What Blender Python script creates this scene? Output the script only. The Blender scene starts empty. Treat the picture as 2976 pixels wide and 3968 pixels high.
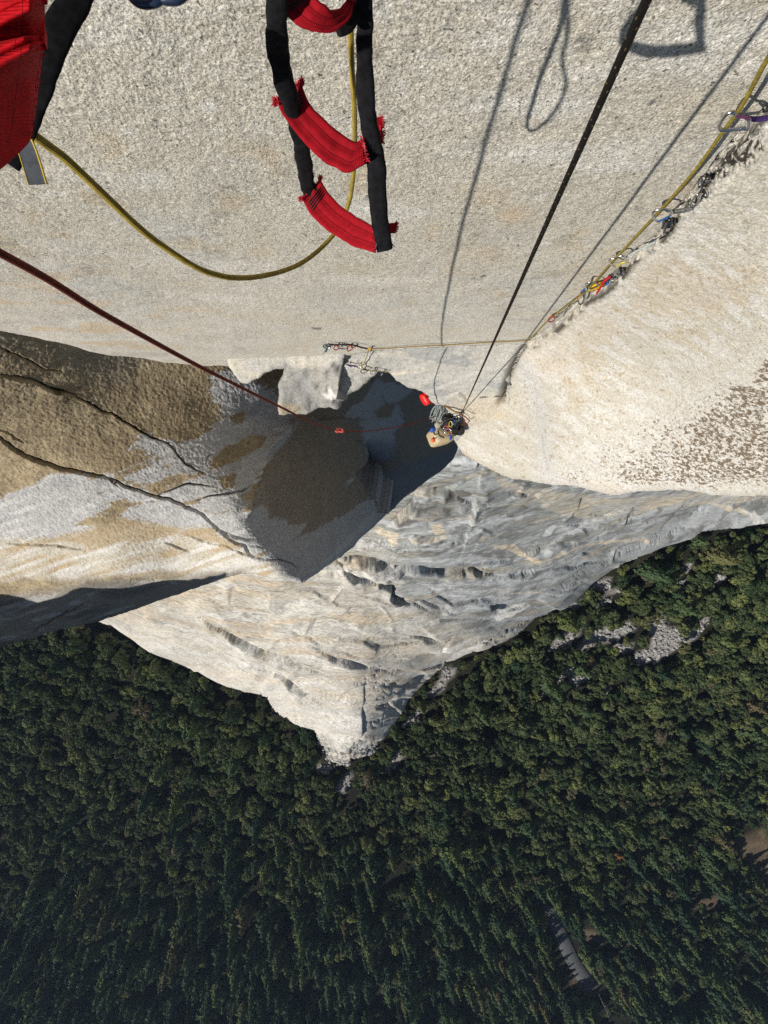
import bpy, math, random
import numpy as np
from mathutils import Vector, Matrix
random.seed(7); RNG = np.random.default_rng(7)
scene = bpy.context.scene
COL = scene.collection

# ------------------------------------------------------------------ camera
# W, H: the photograph's pixel frame; the lens looks almost straight down the wall.
# world: X right along the wall, Y into the wall, Z up, camera at the origin
PW, PH, FOC = 2976.0, 3968.0, 1900.0
NAD = (1400.0, 1720.0)                       # where the plumb line meets the picture
_dn = Vector(((NAD[0]-PW/2)/FOC, (PH/2-NAD[1])/FOC, -1.0)).normalized()   # world -Z in camera axes
_zc = -_dn
_xc = (Vector((1, 0, 0)) - _zc*_zc.x).normalized()
_yc = _zc.cross(_xc)
C2W = Matrix((_xc, _yc, _zc))                # camera -> world rotation
cam_d = bpy.data.cameras.new('camera'); cam = bpy.data.objects.new('camera', cam_d); COL.objects.link(cam)
cam.matrix_world = C2W.to_4x4()
cam_d.sensor_fit = 'VERTICAL'; cam_d.sensor_height = 24.0; cam_d.lens = 24.0*FOC/PH
cam_d.clip_start = 0.03; cam_d.clip_end = 20000
scene.camera = cam
CM = np.array([[C2W[i][j] for j in range(3)] for i in range(3)])

def ab(u, v):
    "picture pixel -> slopes (x/drop, y/drop) of its sight line"
    u = np.asarray(u, float); v = np.asarray(v, float)
    c = np.stack([(u-PW/2)/FOC, (PH/2-v)/FOC, -np.ones_like(u)], -1)
    w = c @ CM.T
    return w[..., 0]/-w[..., 2], w[..., 1]/-w[..., 2]
def P(u, v, h):
    "world point at drop h (metres below the camera) on a sight line"
    a, b = ab(u, v); h = np.asarray(h, float)
    return np.stack([a*h, b*h, -h], -1)
def px(Q):
    Q = np.asarray(Q, float); c = Q @ CM
    return PW/2 + FOC*c[..., 0]/-c[..., 2], PH/2 - FOC*c[..., 1]/-c[..., 2]

# ------------------------------------------------------------------ light
ANTI = (4100.0, -650.0)                      # where the shadows run to
_a, _b = ab(*ANTI); LD = np.array([float(_a), float(_b), -1.0]); LU = LD/np.linalg.norm(LD)
sun_d = bpy.data.lights.new('sun', 'SUN'); sun_d.energy = 5.0; sun_d.angle = math.radians(0.53); sun_d.color = (1.0, 0.94, 0.845)
sun = bpy.data.objects.new('sun', sun_d); COL.objects.link(sun)
sun.rotation_euler = Vector(LU).to_track_quat('-Z', 'Y').to_euler()
world = bpy.data.worlds.new('World'); scene.world = world; world.use_nodes = True
wn = world.node_tree; wn.nodes.clear()
sky = wn.nodes.new('ShaderNodeTexSky'); sky.sky_type = 'NISHITA'; sky.sun_disc = False
sky.sun_elevation = math.asin(-LU[2]); sky.sun_rotation = math.atan2(-LU[0], -LU[1])
sky.altitude = 1900; sky.air_density = 1.0; sky.dust_density = 1.2; sky.ozone_density = 1.0
bg = wn.nodes.new('ShaderNodeBackground'); bg.inputs[1].default_value = 0.052
wo = wn.nodes.new('ShaderNodeOutputWorld')
wn.links.new(sky.outputs[0], bg.inputs[0]); wn.links.new(bg.outputs[0], wo.inputs[0])
vs = scene.view_settings; vs.view_transform = 'Standard'; vs.look = 'None'; vs.gamma = 1.0; vs.exposure = 0.10; vs.use_curve_mapping = False
scene.cycles.max_bounces = 5; scene.cycles.diffuse_bounces = 3; scene.cycles.use_denoising = False
scene.cycles.caustics_reflective = False; scene.cycles.caustics_refractive = False

# ------------------------------------------------------------------ numpy noise
def _hash(ix, iy, iz, s):
    n = (ix.astype(np.int64)*374761393 + iy.astype(np.int64)*668265263 + iz.astype(np.int64)*2147483647 + s*1274126177) & 0xffffffff
    n = ((n ^ (n >> 13))*1274126177) & 0xffffffff
    n = ((n ^ (n >> 16))*2246822519) & 0xffffffff
    return ((n ^ (n >> 15)) & 0xffffff)/float(0xffffff)
def vn(Q, s=0):
    "value noise, -1..1"
    f = np.floor(Q); t = Q-f; t = t*t*t*(t*(t*6-15)+10); i = f.astype(np.int64)
    r = 0
    for dx in (0, 1):
        wx = t[..., 0] if dx else 1-t[..., 0]
        for dy in (0, 1):
            wy = t[..., 1] if dy else 1-t[..., 1]
            for dz in (0, 1):
                wz = t[..., 2] if dz else 1-t[..., 2]
                r = r + wx*wy*wz*_hash(i[..., 0]+dx, i[..., 1]+dy, i[..., 2]+dz, s)
    return r*2-1
def fbm(Q, f, o=4, s=0, g=.5, l=2.03):
    Q = np.asarray(Q, float)*np.asarray(f, float); r = 0; a = 1.0; n = 0
    for k in range(o):
        r = r + a*vn(Q + 17.3*k, s+k); n += a; a *= g; Q = Q*l
    return r/n
def worley(x, y, s=0):
    "nearest jittered cell: (distance to its border, offset from its centre, three random numbers of the cell)"
    ix = np.floor(x).astype(np.int64); iy = np.floor(y).astype(np.int64); z = np.zeros_like(ix)
    d1 = np.full(x.shape, 9.); d2 = np.full(x.shape, 9.); ox = np.zeros(x.shape); oy = np.zeros(x.shape); cx = np.zeros(x.shape, np.int64); cy = cx.copy()
    for i in (-1, 0, 1):
        for j in (-1, 0, 1):
            a, b = ix+i, iy+j; px_ = a+.1+.8*_hash(a, b, z, s); py_ = b+.1+.8*_hash(a, b, z, s+1); d = np.hypot(x-px_, y-py_); m = d < d1
            d2 = np.where(m, d1, np.minimum(d2, d)); d1 = np.where(m, d, d1); ox = np.where(m, x-px_, ox); oy = np.where(m, y-py_, oy); cx = np.where(m, a, cx); cy = np.where(m, b, cy)
    return d2-d1, ox, oy, _hash(cx, cy, z, s+2)*2-1, _hash(cx, cy, z, s+3)*2-1, _hash(cx, cy, z, s+4)*2-1
def uv3(u, v, k=0.0): return np.stack([u, v, np.zeros_like(u)+k], -1)
def sstep(x, a, b):
    t = np.clip((x-a)/(b-a), 0, 1); return t*t*(3-2*t)
def mixc(A, B, m): return A*(1-m[..., None]) + np.asarray(B, float)*m[..., None]

# ------------------------------------------------------------------ outline tools (pixel space)
def seg_dist(u, v, pts, closed=False, band=None):
    "distance to a polyline, and which side (+ right of travel, picture y down)"
    pts = np.asarray(pts, float); n = len(pts)
    best = np.full(u.shape, 1e9); side = np.ones(u.shape)
    for i in range(n if closed else n-1):
        x0, y0 = pts[i]; x1, y1 = pts[(i+1) % n]
        dx, dy = x1-x0, y1-y0; L2 = dx*dx+dy*dy+1e-9
        t = np.clip(((u-x0)*dx+(v-y0)*dy)/L2, 0, 1)
        ex, ey = u-(x0+t*dx), v-(y0+t*dy); d = np.hypot(ex, ey)
        m = d < best
        best = np.where(m, d, best); side = np.where(m, np.sign(dx*ey-dy*ex+1e-12), side)
    return best, side
def inside(u, v, poly):
    poly = np.asarray(poly, float); n = len(poly); c = np.zeros(u.shape, bool)
    for i in range(n):
        x0, y0 = poly[i]; x1, y1 = poly[(i+1) % n]
        if y0 == y1: continue
        c ^= ((y0 > v) != (y1 > v)) & (u < (x1-x0)*(v-y0)/(y1-y0)+x0)
    return c
def sdf(u, v, poly):
    d, _ = seg_dist(u, v, poly, True)
    return np.where(inside(u, v, poly), d, -d)
def pmask(u, v, poly, soft=10, wob=0.0, freq=1/40., seed=0, streak=None):
    poly = np.asarray(poly, float); out = np.zeros(u.shape)
    x0, y0 = poly.min(0)-soft-wob*2; x1, y1 = poly.max(0)+soft+wob*2
    k = (u > x0) & (u < x1) & (v > y0) & (v < y1)
    if not k.any(): return out
    uu, vv = u[k], v[k]; d = sdf(uu, vv, poly)
    if wob and streak: ca, sa, f1, f2 = streak; d = d + wob*fbm(np.stack([uu*ca+vv*sa, -uu*sa+vv*ca, uu*0+seed], -1), (f1, f2, 1), 4, seed, .6) + .3*wob*fbm(uv3(uu, vv, seed), 1/9., 2, seed+5)
    elif wob: d = d + wob*fbm(uv3(uu, vv, seed*3.7), freq, 4, seed)
    out[k] = sstep(d, -soft, soft); return out
def Z(lst, ox, oy, s): return [(ox+x*s, oy+y*s) for x, y in lst]
def wobble(pts, amp, step, seed, closed=False):
    "resample an outline finely and roughen it"
    pts = [np.array(p, float) for p in pts]; out = []
    n = len(pts)
    for i in range(n if closed else n-1):
        p, q = pts[i], pts[(i+1) % n]; k = max(1, int(np.hypot(*(q-p))/step))
        for j in range(k): out.append(p+(q-p)*j/k)
    if not closed: out.append(pts[-1])
    out = np.array(out); z = uv3(out[:, 0], out[:, 1])
    out[:, 0] += amp*fbm(z, 1/(step*2.5), 3, seed); out[:, 1] += amp*fbm(z, 1/(step*2.5), 3, seed+9)
    return out
def tps(pts, vals):
    p = np.asarray(pts, float)/1000.; vals = np.asarray(vals, float); n = len(p)
    def K(d2): return np.where(d2 > 0, d2*np.log(d2+1e-12), 0)
    A = np.zeros((n+3, n+3)); d2 = ((p[:, None]-p[None])**2).sum(-1); A[:n, :n] = K(d2) + 1e-4*np.eye(n)
    A[:n, n] = 1; A[:n, n+1:] = p; A[n, :n] = 1; A[n+1:, :n] = p.T
    w = np.linalg.solve(A, np.concatenate([vals, np.zeros(3)]))
    def f(u, v):
        u = np.asarray(u)/1000.; v = np.asarray(v)/1000.; r = w[n]+w[n+1]*u+w[n+2]*v
        for i in range(n): r = r + w[i]*K((u-p[i, 0])**2+(v-p[i, 1])**2)
        return r
    return f
def drop_surface(rows):
    "smooth surface through (u, v, drop) - interpolates 1/drop so that flat rock stays flat"
    f = tps([(r[0], r[1]) for r in rows], [1./r[2] for r in rows])
    return lambda u, v: 1./np.maximum(f(u, v), 1e-4)

# ------------------------------------------------------------------ mesh helpers
def mesh_obj(name, co, faces, mat=None, parent=None, smooth=True, col=None, uv=None):
    "co (n,3); faces: list of tuples or an (m,4)/(m,3) array"
    me = bpy.data.meshes.new(name); co = np.ascontiguousarray(co, np.float32)
    if isinstance(faces, np.ndarray):
        m, k = faces.shape; me.vertices.add(len(co)); me.vertices.foreach_set('co', co.ravel())
        me.loops.add(m*k); me.loops.foreach_set('vertex_index', faces.astype(np.int32).ravel())
        me.polygons.add(m); me.polygons.foreach_set('loop_start', np.arange(0, m*k, k, dtype=np.int32))
        me.update(calc_edges=True)
    else: me.from_pydata(co.tolist(), [], [tuple(f) for f in faces])
    if col is not None:
        at = me.color_attributes.new('tint', 'FLOAT_COLOR', 'POINT')
        at.data.foreach_set('color', (np.concatenate([np.clip(col, 0, 1), np.ones((len(col), 1))], 1) if col.shape[1] == 3 else np.clip(col, 0, 1)).astype(np.float32).ravel())
    if uv is not None:
        ul = me.uv_layers.new(name='UVMap'); idx = np.zeros(len(me.loops), np.int32); me.loops.foreach_get('vertex_index', idx)
        ul.data.foreach_set('uv', np.asarray(uv, np.float32)[idx].ravel())
    me.polygons.foreach_set('use_smooth', np.full(len(me.polygons), smooth))
    me.validate(clean_customdata=False)
    if mat: me.materials.append(mat)
    o = bpy.data.objects.new(name, me); COL.objects.link(o)
    if parent: o.parent = parent
    return o
def tag(o, label=None, cat=None, group=None, kind=None):
    if label: o['label'] = label
    if cat: o['category'] = cat
    if group: o['group'] = group
    if kind: o['kind'] = kind
    return o
def empty(name, loc, label, cat, group=None):
    o = bpy.data.objects.new(name, None); COL.objects.link(o); o.location = Vector([float(x) for x in loc]); o.empty_display_size = .05
    return tag(o, label, cat, group)
def axis(lo, hi, step, far_lo=None, far_hi=None, grow=1.35):
    "even steps over the frame, widening steps beyond it"
    a = list(np.arange(lo, hi+step*.5, step)); s = step
    while far_hi is not None and a[-1] < far_hi: s *= grow; a.append(a[-1]+s)
    s = step
    while far_lo is not None and a[0] > far_lo: s *= grow; a.insert(0, a[0]-s)
    return np.array(a)
def patch(name, us, vs_, hf, poly, disp, colour, mat, skirt=None, roll=None, step=4.0, steep=None):
    """a piece of rock face: a fine sheet over a sight-line grid, pushed along its own normal,
    trimmed to an outline, with its edge carried back into the rock (skirt: offsets in metres)"""
    U, V = np.meshgrid(us, vs_); shp = U.shape
    if poly is not None:
        sd = sdf(U, V, poly)
        eu = sdf(U+.5, V, poly)-sd; ev = sdf(U, V+.5, poly)-sd; g = np.hypot(eu, ev)+1e-9
        snap = (sd < 0) & (sd > -step*1.6)
        U = np.where(snap, U - sd*eu/g, U); V = np.where(snap, V - sd*ev/g, V)
        keep = sd > -step*1.6
    else:
        keep = np.ones(shp, bool); sd = np.full(shp, 1e4)
    h = hf(U, V)
    if roll is not None: h = h*(1+roll[1]*(1-np.sqrt(np.clip(1-(1-np.clip(sd/roll[0], 0, 1))**2, 0, 1))))
    Q = P(U, V, h)
    du = np.gradient(Q, axis=1); dv = np.gradient(Q, axis=0)
    N = np.cross(du, dv); N /= np.linalg.norm(N, axis=-1, keepdims=True)+1e-12
    N *= np.where((N*Q).sum(-1) > 0, -1, 1)[..., None]
    kk = keep
    d = np.zeros(shp); d[kk] = disp(Q[kk], U[kk], V[kk], h[kk])
    if steep: d *= np.clip(1.6-np.hypot(*np.gradient(h))/(steep*h), 0, 1)
    Q = Q + N*d[..., None]
    c_ = colour(Q[kk], U[kk], V[kk], d[kk]); C = np.zeros(shp+(c_.shape[-1],)); C[kk] = c_
    idx = -np.ones(shp, np.int64)
    fk = keep[:-1, :-1] & keep[1:, :-1] & keep[:-1, 1:] & keep[1:, 1:]
    used = np.zeros(shp, bool)
    for a in (slice(0, -1), slice(1, None)):
        for b in (slice(0, -1), slice(1, None)): used[a, b] |= fk
    idx[used] = np.arange(used.sum())
    q = np.stack([idx[:-1, :-1], idx[1:, :-1], idx[1:, 1:], idx[:-1, 1:]], -1)[fk]
    co = Q[used]; cc = C[used]
    if skirt:
        e = np.concatenate([q[:, [0, 1]], q[:, [1, 2]], q[:, [2, 3]], q[:, [3, 0]]])
        key = np.sort(e, 1); kid = key[:, 0]*len(co)+key[:, 1]
        _, inv, cnt = np.unique(kid, return_inverse=True, return_counts=True)
        be = e[cnt[inv] == 1]
        bv = np.unique(be); mp = {int(x): i for i, x in enumerate(bv)}
        base = bv; src = co[bv]; prev = base
        e0 = be.copy()
        for k, off in enumerate(skirt):
            n0 = len(co); co = np.concatenate([co, src+np.asarray(off, float)]); cc = np.concatenate([cc, cc[bv]])
            e1 = np.vectorize(lambda x: mp[int(x)]+n0)(be)
            q = np.concatenate([q, np.stack([e0[:, 1], e0[:, 0], e1[:, 0], e1[:, 1]], -1)])
            e0 = e1
    o = mesh_obj(name, co, q, mat, None, True, cc)
    return tag(o, kind='structure')

def crack_disp(u, v, cracks, wstep=14, edge=2.5):
    """grooves and flake edges. each: (points, groove width px, groove depth m, lip height m, lip fade px, proud side, roughness px)"""
    r = np.zeros(u.shape)
    for i, (pts, w, dep, lip, fade, side, wob) in enumerate(cracks):
        pp = np.asarray(pts, float); x0, y0 = pp.min(0)-fade*3-40; x1, y1 = pp.max(0)+fade*3+40
        k = (u > x0) & (u < x1) & (v > y0) & (v < y1)
        if not k.any(): continue
        uu, vv = u[k], v[k]
        pp = wobble(pts, wob, wstep, 31+i)
        d, s = seg_dist(uu, vv, pp)
        n = .65+.5*fbm(uv3(uu, vv, i*7.), 1/45., 2, 5)
        end = np.minimum(np.hypot(uu-pp[0, 0], vv-pp[0, 1]), np.hypot(uu-pp[-1, 0], vv-pp[-1, 1]))
        tap = sstep(end, 0, 50)
        g = -dep*n*np.exp(-(d/w)**2)
        l = lip*n*np.exp(-d/fade)*sstep(d*s*side, -edge, edge)
        r[k] += (g+l)*(0.3+.7*tap)
    return r

# ------------------------------------------------------------------ materials
def nodes(name):
    m = bpy.data.materials.new(name); m.use_nodes = True; t = m.node_tree; t.nodes.clear()
    o = t.nodes.new('ShaderNodeOutputMaterial'); b = t.nodes.new('ShaderNodeBsdfPrincipled'); t.links.new(b.outputs[0], o.inputs[0])
    return m, t, b
def N(t, typ, **kw):
    n = t.nodes.new(typ)
    for k, x in kw.items():
        if k.startswith('i_'):
            key = k[2:]; n.inputs[int(key) if key.isdigit() else key.replace('_', ' ')].default_value = x
        else: setattr(n, k, x)
    return n
def ramp(t, src, stops):
    r = t.nodes.new('ShaderNodeValToRGB'); e = r.color_ramp.elements
    while len(e) < len(stops): e.new(.5)
    for i, (p, c) in enumerate(stops):
        e[i].position = p; e[i].color = (c if len(c) == 4 else tuple(c)+(1,)) if not isinstance(c, (int, float)) else (c, c, c, 1)
    t.links.new(src, r.inputs[0]); return r
def mixn(t, a, b, f, mode='MIX'):
    m = t.nodes.new('ShaderNodeMix'); m.data_type = 'RGBA'; m.blend_type = mode
    for s, x in ((6, a), (7, b), (0, f)):
        if isinstance(x, (int, float)): m.inputs[s].default_value = x
        elif isinstance(x, tuple): m.inputs[s].default_value = x if len(x) == 4 else x+(1,)
        else: t.links.new(x, m.inputs[s])
    return m.outputs[2]
def rock_material(name, grain, contrast, bump, bumpscale, stretch=(1, 1, 1), dark=.5, rough=.9, speck=0.5, lichen=None, flecks=None):
    "granite: the tint attribute carries broad stains; crystals and fine relief come from noise"
    m, t, b = nodes(name)
    at = N(t, 'ShaderNodeAttribute', attribute_name='tint')
    tc = N(t, 'ShaderNodeTexCoord'); mp = N(t, 'ShaderNodeMapping'); mp.inputs['Scale'].default_value = stretch
    t.links.new(tc.outputs['Object'], mp.inputs[0])
    def noise(s, d, r=.55, dist=0.0):
        n = N(t, 'ShaderNodeTexNoise', i_Scale=s, i_Detail=d, i_Roughness=r, i_Distortion=dist); t.links.new(mp.outputs[0], n.inputs['Vector']); return n.outputs[0]
    g1 = ramp(t, noise(grain, 2.5, .6), [(.30, 1-contrast*dark*1.3), (.5, 1.0), (.72, 1+contrast*.45)])
    g2 = ramp(t, noise(grain*.33, 3, .6, .3), [(.3, 1-contrast*.35), (.5, 1.0), (.7, 1+contrast*.25)])
    sp = ramp(t, noise(grain*.8, 2, .5, .6), [(.60, 0.0), (.70, speck)])
    c = mixn(t, at.outputs['Color'], g1.outputs[0], 1.0, 'MULTIPLY')
    c = mixn(t, c, g2.outputs[0], 1.0, 'MULTIPLY')
    c = mixn(t, c, (.06, .055, .05), sp.outputs[0])
    if flecks:                                   # scattered bigger flakes of black mica, and milky quartz
        vf, amt = flecks
        k1 = ramp(t, noise(vf, 1.5, .5, .8), [(.66, 0.0), (.72, amt)]); c = mixn(t, c, (.045, .042, .04), k1.outputs[0])
        k2 = ramp(t, noise(vf*.8, 2, .55, .4), [(.63, 0.0), (.75, amt*.75)]); q2 = N(t, 'ShaderNodeMath', operation='MULTIPLY', i_1=1.0); t.links.new(k2.outputs[0], q2.inputs[0]); c = mixn(t, c, (.70, .70, .69), q2.outputs[0])
    if lichen:                                   # freckles of brown lichen where the tint's alpha asks for them
        ls, lst = lichen; m2 = N(t, 'ShaderNodeMapping'); m2.inputs['Scale'].default_value = lst; m2.inputs['Rotation'].default_value = (.3, .35, .2); t.links.new(tc.outputs['Object'], m2.inputs[0])
        ln = N(t, 'ShaderNodeTexNoise', i_Scale=ls, i_Detail=6.0, i_Roughness=.74, i_Distortion=.4); t.links.new(m2.outputs[0], ln.inputs['Vector'])
        th1 = N(t, 'ShaderNodeMath', operation='MULTIPLY_ADD', i_1=-.33, i_2=.80); t.links.new(at.outputs['Alpha'], th1.inputs[0])
        df = N(t, 'ShaderNodeMath', operation='SUBTRACT'); t.links.new(ln.outputs[0], df.inputs[0]); t.links.new(th1.outputs[0], df.inputs[1])
        c = mixn(t, c, (.115, .080, .045), ramp(t, df.outputs[0], [(0.0, 0.0), (.05, .93)]).outputs[0])
    t.links.new(c, b.inputs['Base Color']); b.inputs['Roughness'].default_value = rough
    b.inputs['Specular IOR Level'].default_value = .25
    bp = N(t, 'ShaderNodeBump', i_Strength=1.0, i_Distance=bump)
    bn = N(t, 'ShaderNodeMath', operation='ADD'); t.links.new(noise(bumpscale, 4, .62), bn.inputs[0]); t.links.new(noise(bumpscale*.22, 3, .55), bn.inputs[1])
    t.links.new(bn.outputs[0], bp.inputs['Height']); t.links.new(bp.outputs[0], b.inputs['Normal'])
    return m
def plain(name, col, rough=.6, metal=0.0, var=.15, scale=60, bump=0.0, sheen=0.0):
    m, t, b = nodes(name)
    tc = N(t, 'ShaderNodeTexCoord'); n = N(t, 'ShaderNodeTexNoise', i_Scale=scale, i_Detail=4.0, i_Roughness=.6); t.links.new(tc.outputs['Object'], n.inputs['Vector'])
    r = ramp(t, n.outputs[0], [(.3, tuple(max(0, c*(1-var)) for c in col)), (.7, tuple(min(1, c*(1+var)) for c in col))])
    t.links.new(r.outputs[0], b.inputs['Base Color']); b.inputs['Roughness'].default_value = rough; b.inputs['Metallic'].default_value = metal
    if sheen: b.inputs['Sheen Weight'].default_value = sheen
    if bump:
        bp = N(t, 'ShaderNodeBump', i_Strength=.8, i_Distance=bump); t.links.new(n.outputs[0], bp.inputs['Height']); t.links.new(bp.outputs[0], b.inputs['Normal'])
    return m
# =================================================================== ROCK
DWALL = 0.80                                  # the wall stands this far from the lens
S5 = lambda l: Z(l, 0, 1200, 1200/1659.)
S6 = lambda l: Z(l, 900, 1700, 1200/1659.)
S7 = lambda l: Z(l, 1800, 1200, 1176/1659.)
S4 = lambda l: Z(l, 1150, 1200, 1000/1659.)

# ---- upper wall
corner = [(3500, 10), (3200, 235), (2976, 430), (2919, 487), (2873, 535), (2830, 590), (2798, 616), (2758, 679), (2738, 702), (2690, 760), (2612, 842), (2588, 895), (2540, 940), (2471, 985), (2435, 1017), (2399, 1078), (2320, 1138), (2281, 1155), (2245, 1187), (2190, 1238), (2130, 1290), (2055, 1332)]
lip = [(2055, 1332), (1900, 1336), (1700, 1345), (1560, 1352), (1440, 1362), (1300, 1385), (1180, 1398), (1070, 1402), (976, 1417), (896, 1421), (760, 1417), (650, 1410), (520, 1388), (420, 1376), (347, 1366), (300, 1345), (275, 1337), (190, 1322), (130, 1308), (0, 1290), (-300, 1240), (-900, 1160)]
def hw_h(u, v):
    a, b = ab(u, v); return DWALL/np.maximum(b, .02)
def hw_disp(Q, u, v, h):
    cd, _ = seg_dist(u, v, corner); r = .016*fbm(Q, (1.1, 1.1, .8), 3, 1)*sstep(cd, 0, 300) + .004*fbm(Q, (9, 9, 7), 3, 4)
    r -= .034*sstep(24-cd, 0, 12)*np.clip(.55+1.1*fbm(uv3(u, v), 1/34., 3, 7), .05, 1.2)*sstep(2975-u, -400, 0)      # the crack in the corner
    fine = np.clip(1.6/h, .25, 1)
    r += fine*.0016*fbm(Q, 70, 3, 11) + fine*.0009*vn(Q*210, 3)
    return r
def hw_col(Q, u, v, d):
    n1 = fbm(Q, (1.6, 1.6, 1.0), 4, 21); n2 = fbm(Q, (7, 7, 4.5), 4, 25); n3 = fbm(Q, (2.6, 2.6, 5.5), 4, 29); n4 = fbm(Q, 22, 4, 35, .6)
    C = np.zeros(u.shape+(3,)) + np.array((.515, .485, .415))
    C = mixc(C, (.475, .47, .435), sstep(n1+.3*n2, -.1, .45)*.85)
    C = mixc(C, (.50, .41, .285), sstep(n2+.6*n3, .18, .6)*.6)
    C = mixc(C, (.70, .69, .66), sstep(-n3+.35*n4, .1, .55)*.5)
    C = mixc(C, (.26, .25, .215), sstep(n4+.55*n2+.25*n1, .2, .65)*.7)
    C = mixc(C, (.74, .73, .71), sstep(-n4-.4*n2, .3, .7)*.5)
    low = sstep(v, 850, 1300)                    # the low part above the lip is paler, with rusty runs
    C = mixc(C, (.60, .57, .505), low*.55)
    run = fbm(uv3(u, v*1.0), (1/190., 1/26., 1), 4, 47)
    C = mixc(C, (.57, .43, .27), low*sstep(run+.4*n2, .1, .45)*.7*(.25+.75*sstep(-u, -1100, -100)))
    C = mixc(C, (.42, .40, .36), low*sstep(-run+.4*n4, .2, .55)*.5)
    C = mixc(C, (.55, .42, .27), np.exp(-(((u-1990)/70)**2+((v-830)/38)**2))*.6+np.exp(-(((u-1860)/110)**2+((v-985)/45)**2))*.3)
    for (x, y, rx, ry, a) in [(2530, 393, 20, 8, -.5), (1229, 1270, 24, 6, .1), (1870, 1073, 14, 5, -.3), (1735, 118, 18, 7, 0), (1235, 295, 12, 5, .3)]:
        ca, sa = math.cos(a), math.sin(a); xx = (u-x)*ca+(v-y)*sa; yy = -(u-x)*sa+(v-y)*ca
        C = mixc(C, (.13, .13, .13), sstep(1-np.hypot(xx/rx, yy/ry)+.3*fbm(uv3(u, v), .1, 2, 3), 0, .25)*.85)
    return C
hw_mat = rock_material('granite_wall', 210, .78, .004, 170, dark=.62, speck=.5, flecks=(75, .8))
hw_poly = [(-900, -2600)] + [(5200, -2600), (5200, -1300)] + [(p[0]+70, p[1]+40) for p in corner[:-1]] + list(map(tuple, wobble(lip, 5, 16, 3))) 
upper_wall = patch('upper_rock_wall', axis(-40, 3016, 4.0, -850, 5000, 1.3), axis(-40, 1425, 4.0, -2500, None, 1.3), hw_h, hw_poly, hw_disp, hw_col, hw_mat,
                   skirt=[(0, .03, -.02), (0, .35, -.02), (0, 3, .2)], roll=(14, .012))
# the same wall carried on above and beside the lens
def wall_sheet(name, x0, x1, z0, z1, nx, nz, y0, mat, hf):
    X, Zz = np.meshgrid(np.linspace(x0, x1, nx), np.linspace(z0, z1, nz)); Q = np.stack([X, np.full_like(X, y0), Zz], -1).reshape(-1, 3)
    Q[:, 1] += hf(Q); i = np.arange(nx*nz).reshape(nz, nx)
    f = np.stack([i[:-1, :-1], i[:-1, 1:], i[1:, 1:], i[1:, :-1]], -1).reshape(-1, 4)
    return tag(mesh_obj(name, Q, f, mat, None, True, np.zeros((len(Q), 3))+np.array((.46, .42, .36))), kind='structure')
wall_sheet('rock_wall_above', -14, 9, -.3, 22, 120, 110, .86, hw_mat, lambda Q: .5*np.abs(fbm(Q, .25, 4, 3)) + .04*fbm(Q, 2, 3, 8))

# ---- corner wall on the right
rw_rows = [(p[0], p[1], float(hw_h(*map(np.array, p)))) for p in corner[1:] if p[0] not in (2873, 2798, 2758, 2612, 2588, 2435, 2320, 2245)] + \
    [(1992, 1450, 4.55), (1962, 1560, 5.0), (1850, 1640, 5.6), (1770, 1780, 6.2), (2105, 1872, 5.2), (2400, 1905, 4.3), (2976, 1923, 3.05), (3300, 1900, 2.6), (2976, 1200, 2.0), (2500, 1400, 3.3), (2700, 1650, 3.2), (2200, 1600, 4.2), (3300, 800, 1.45)]
rw_h = drop_surface(rw_rows)
rw_bottom = [(3900, 1930), (2976, 1923), (2860, 1925), (2757, 1920), (2651, 1902), (2560, 1904), (2474, 1909), (2367, 1923), (2296, 1902), (2225, 1885), (2105, 1872), (1984, 1852), (1913, 1824), (1850, 1790), (1790, 1757)]
rw_left = [(1757, 1700), (1757, 1640), (1800, 1600), (1870, 1580), (1930, 1560), (1958, 1552), (1965, 1500), (1985, 1450), (2015, 1385), (2045, 1338)]
rw_poly = list(map(tuple, wobble(rw_bottom, 5, 16, 8))) + rw_left + [(p[0]-14, p[1]-14) for p in corner[::-1]] + [(4300, -700), (4300, 1930)]
rw_cracks = [
    (S7([(250, 480), (235, 520), (250, 560), (300, 610), (350, 650), (405, 680)]), 4, .035, .03, 40, -1, 2),
    (S7([(390, 600), (400, 700), (410, 760)]), 3, .012, .012, 60, 1, 2),
    (S7([(300, 300), (390, 400), (400, 600), (455, 840), (465, 930)]), 5, .0, .012, 90, -1, 5),
    (S4([(1105, 715), (1200, 760), (1240, 770)]), 3, .02, .015, 25, 1, 2),
    (S4([(950, 640), (1010, 600), (1050, 540), (1085, 570), (1090, 620)]), 6, .01, .05, 30, 1, 2)]
def rw_disp(Q, u, v, h):
    edge, _ = seg_dist(u, v, corner); r = (.03*fbm(Q, .7, 3, 51) + .008*fbm(Q, (4, 4, 2.2), 4, 55))*sstep(edge, 0, 260) + .0025*fbm(Q, 28, 3, 58) + .0012*vn(Q*90, 5)
    # broken fringe where the faces meet
    r += sstep(-edge, -34, 0)*.016*np.clip(fbm(uv3(u, v, 2), 1/13., 3, 4)*1.6+.1, -.6, 1) - .03*np.exp(-(edge/5)**2)
    for pts, off in (([(2950, 520), (2880, 590), (2800, 660), (2735, 715)], .04),):
        d, s = seg_dist(u, v, pts); r -= .02*np.exp(-(d/40)**2)*np.clip(vn(uv3(u, v, 3)/14., 4)+.3, 0, 1)
    return r + crack_disp(u, v, rw_cracks)
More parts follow.
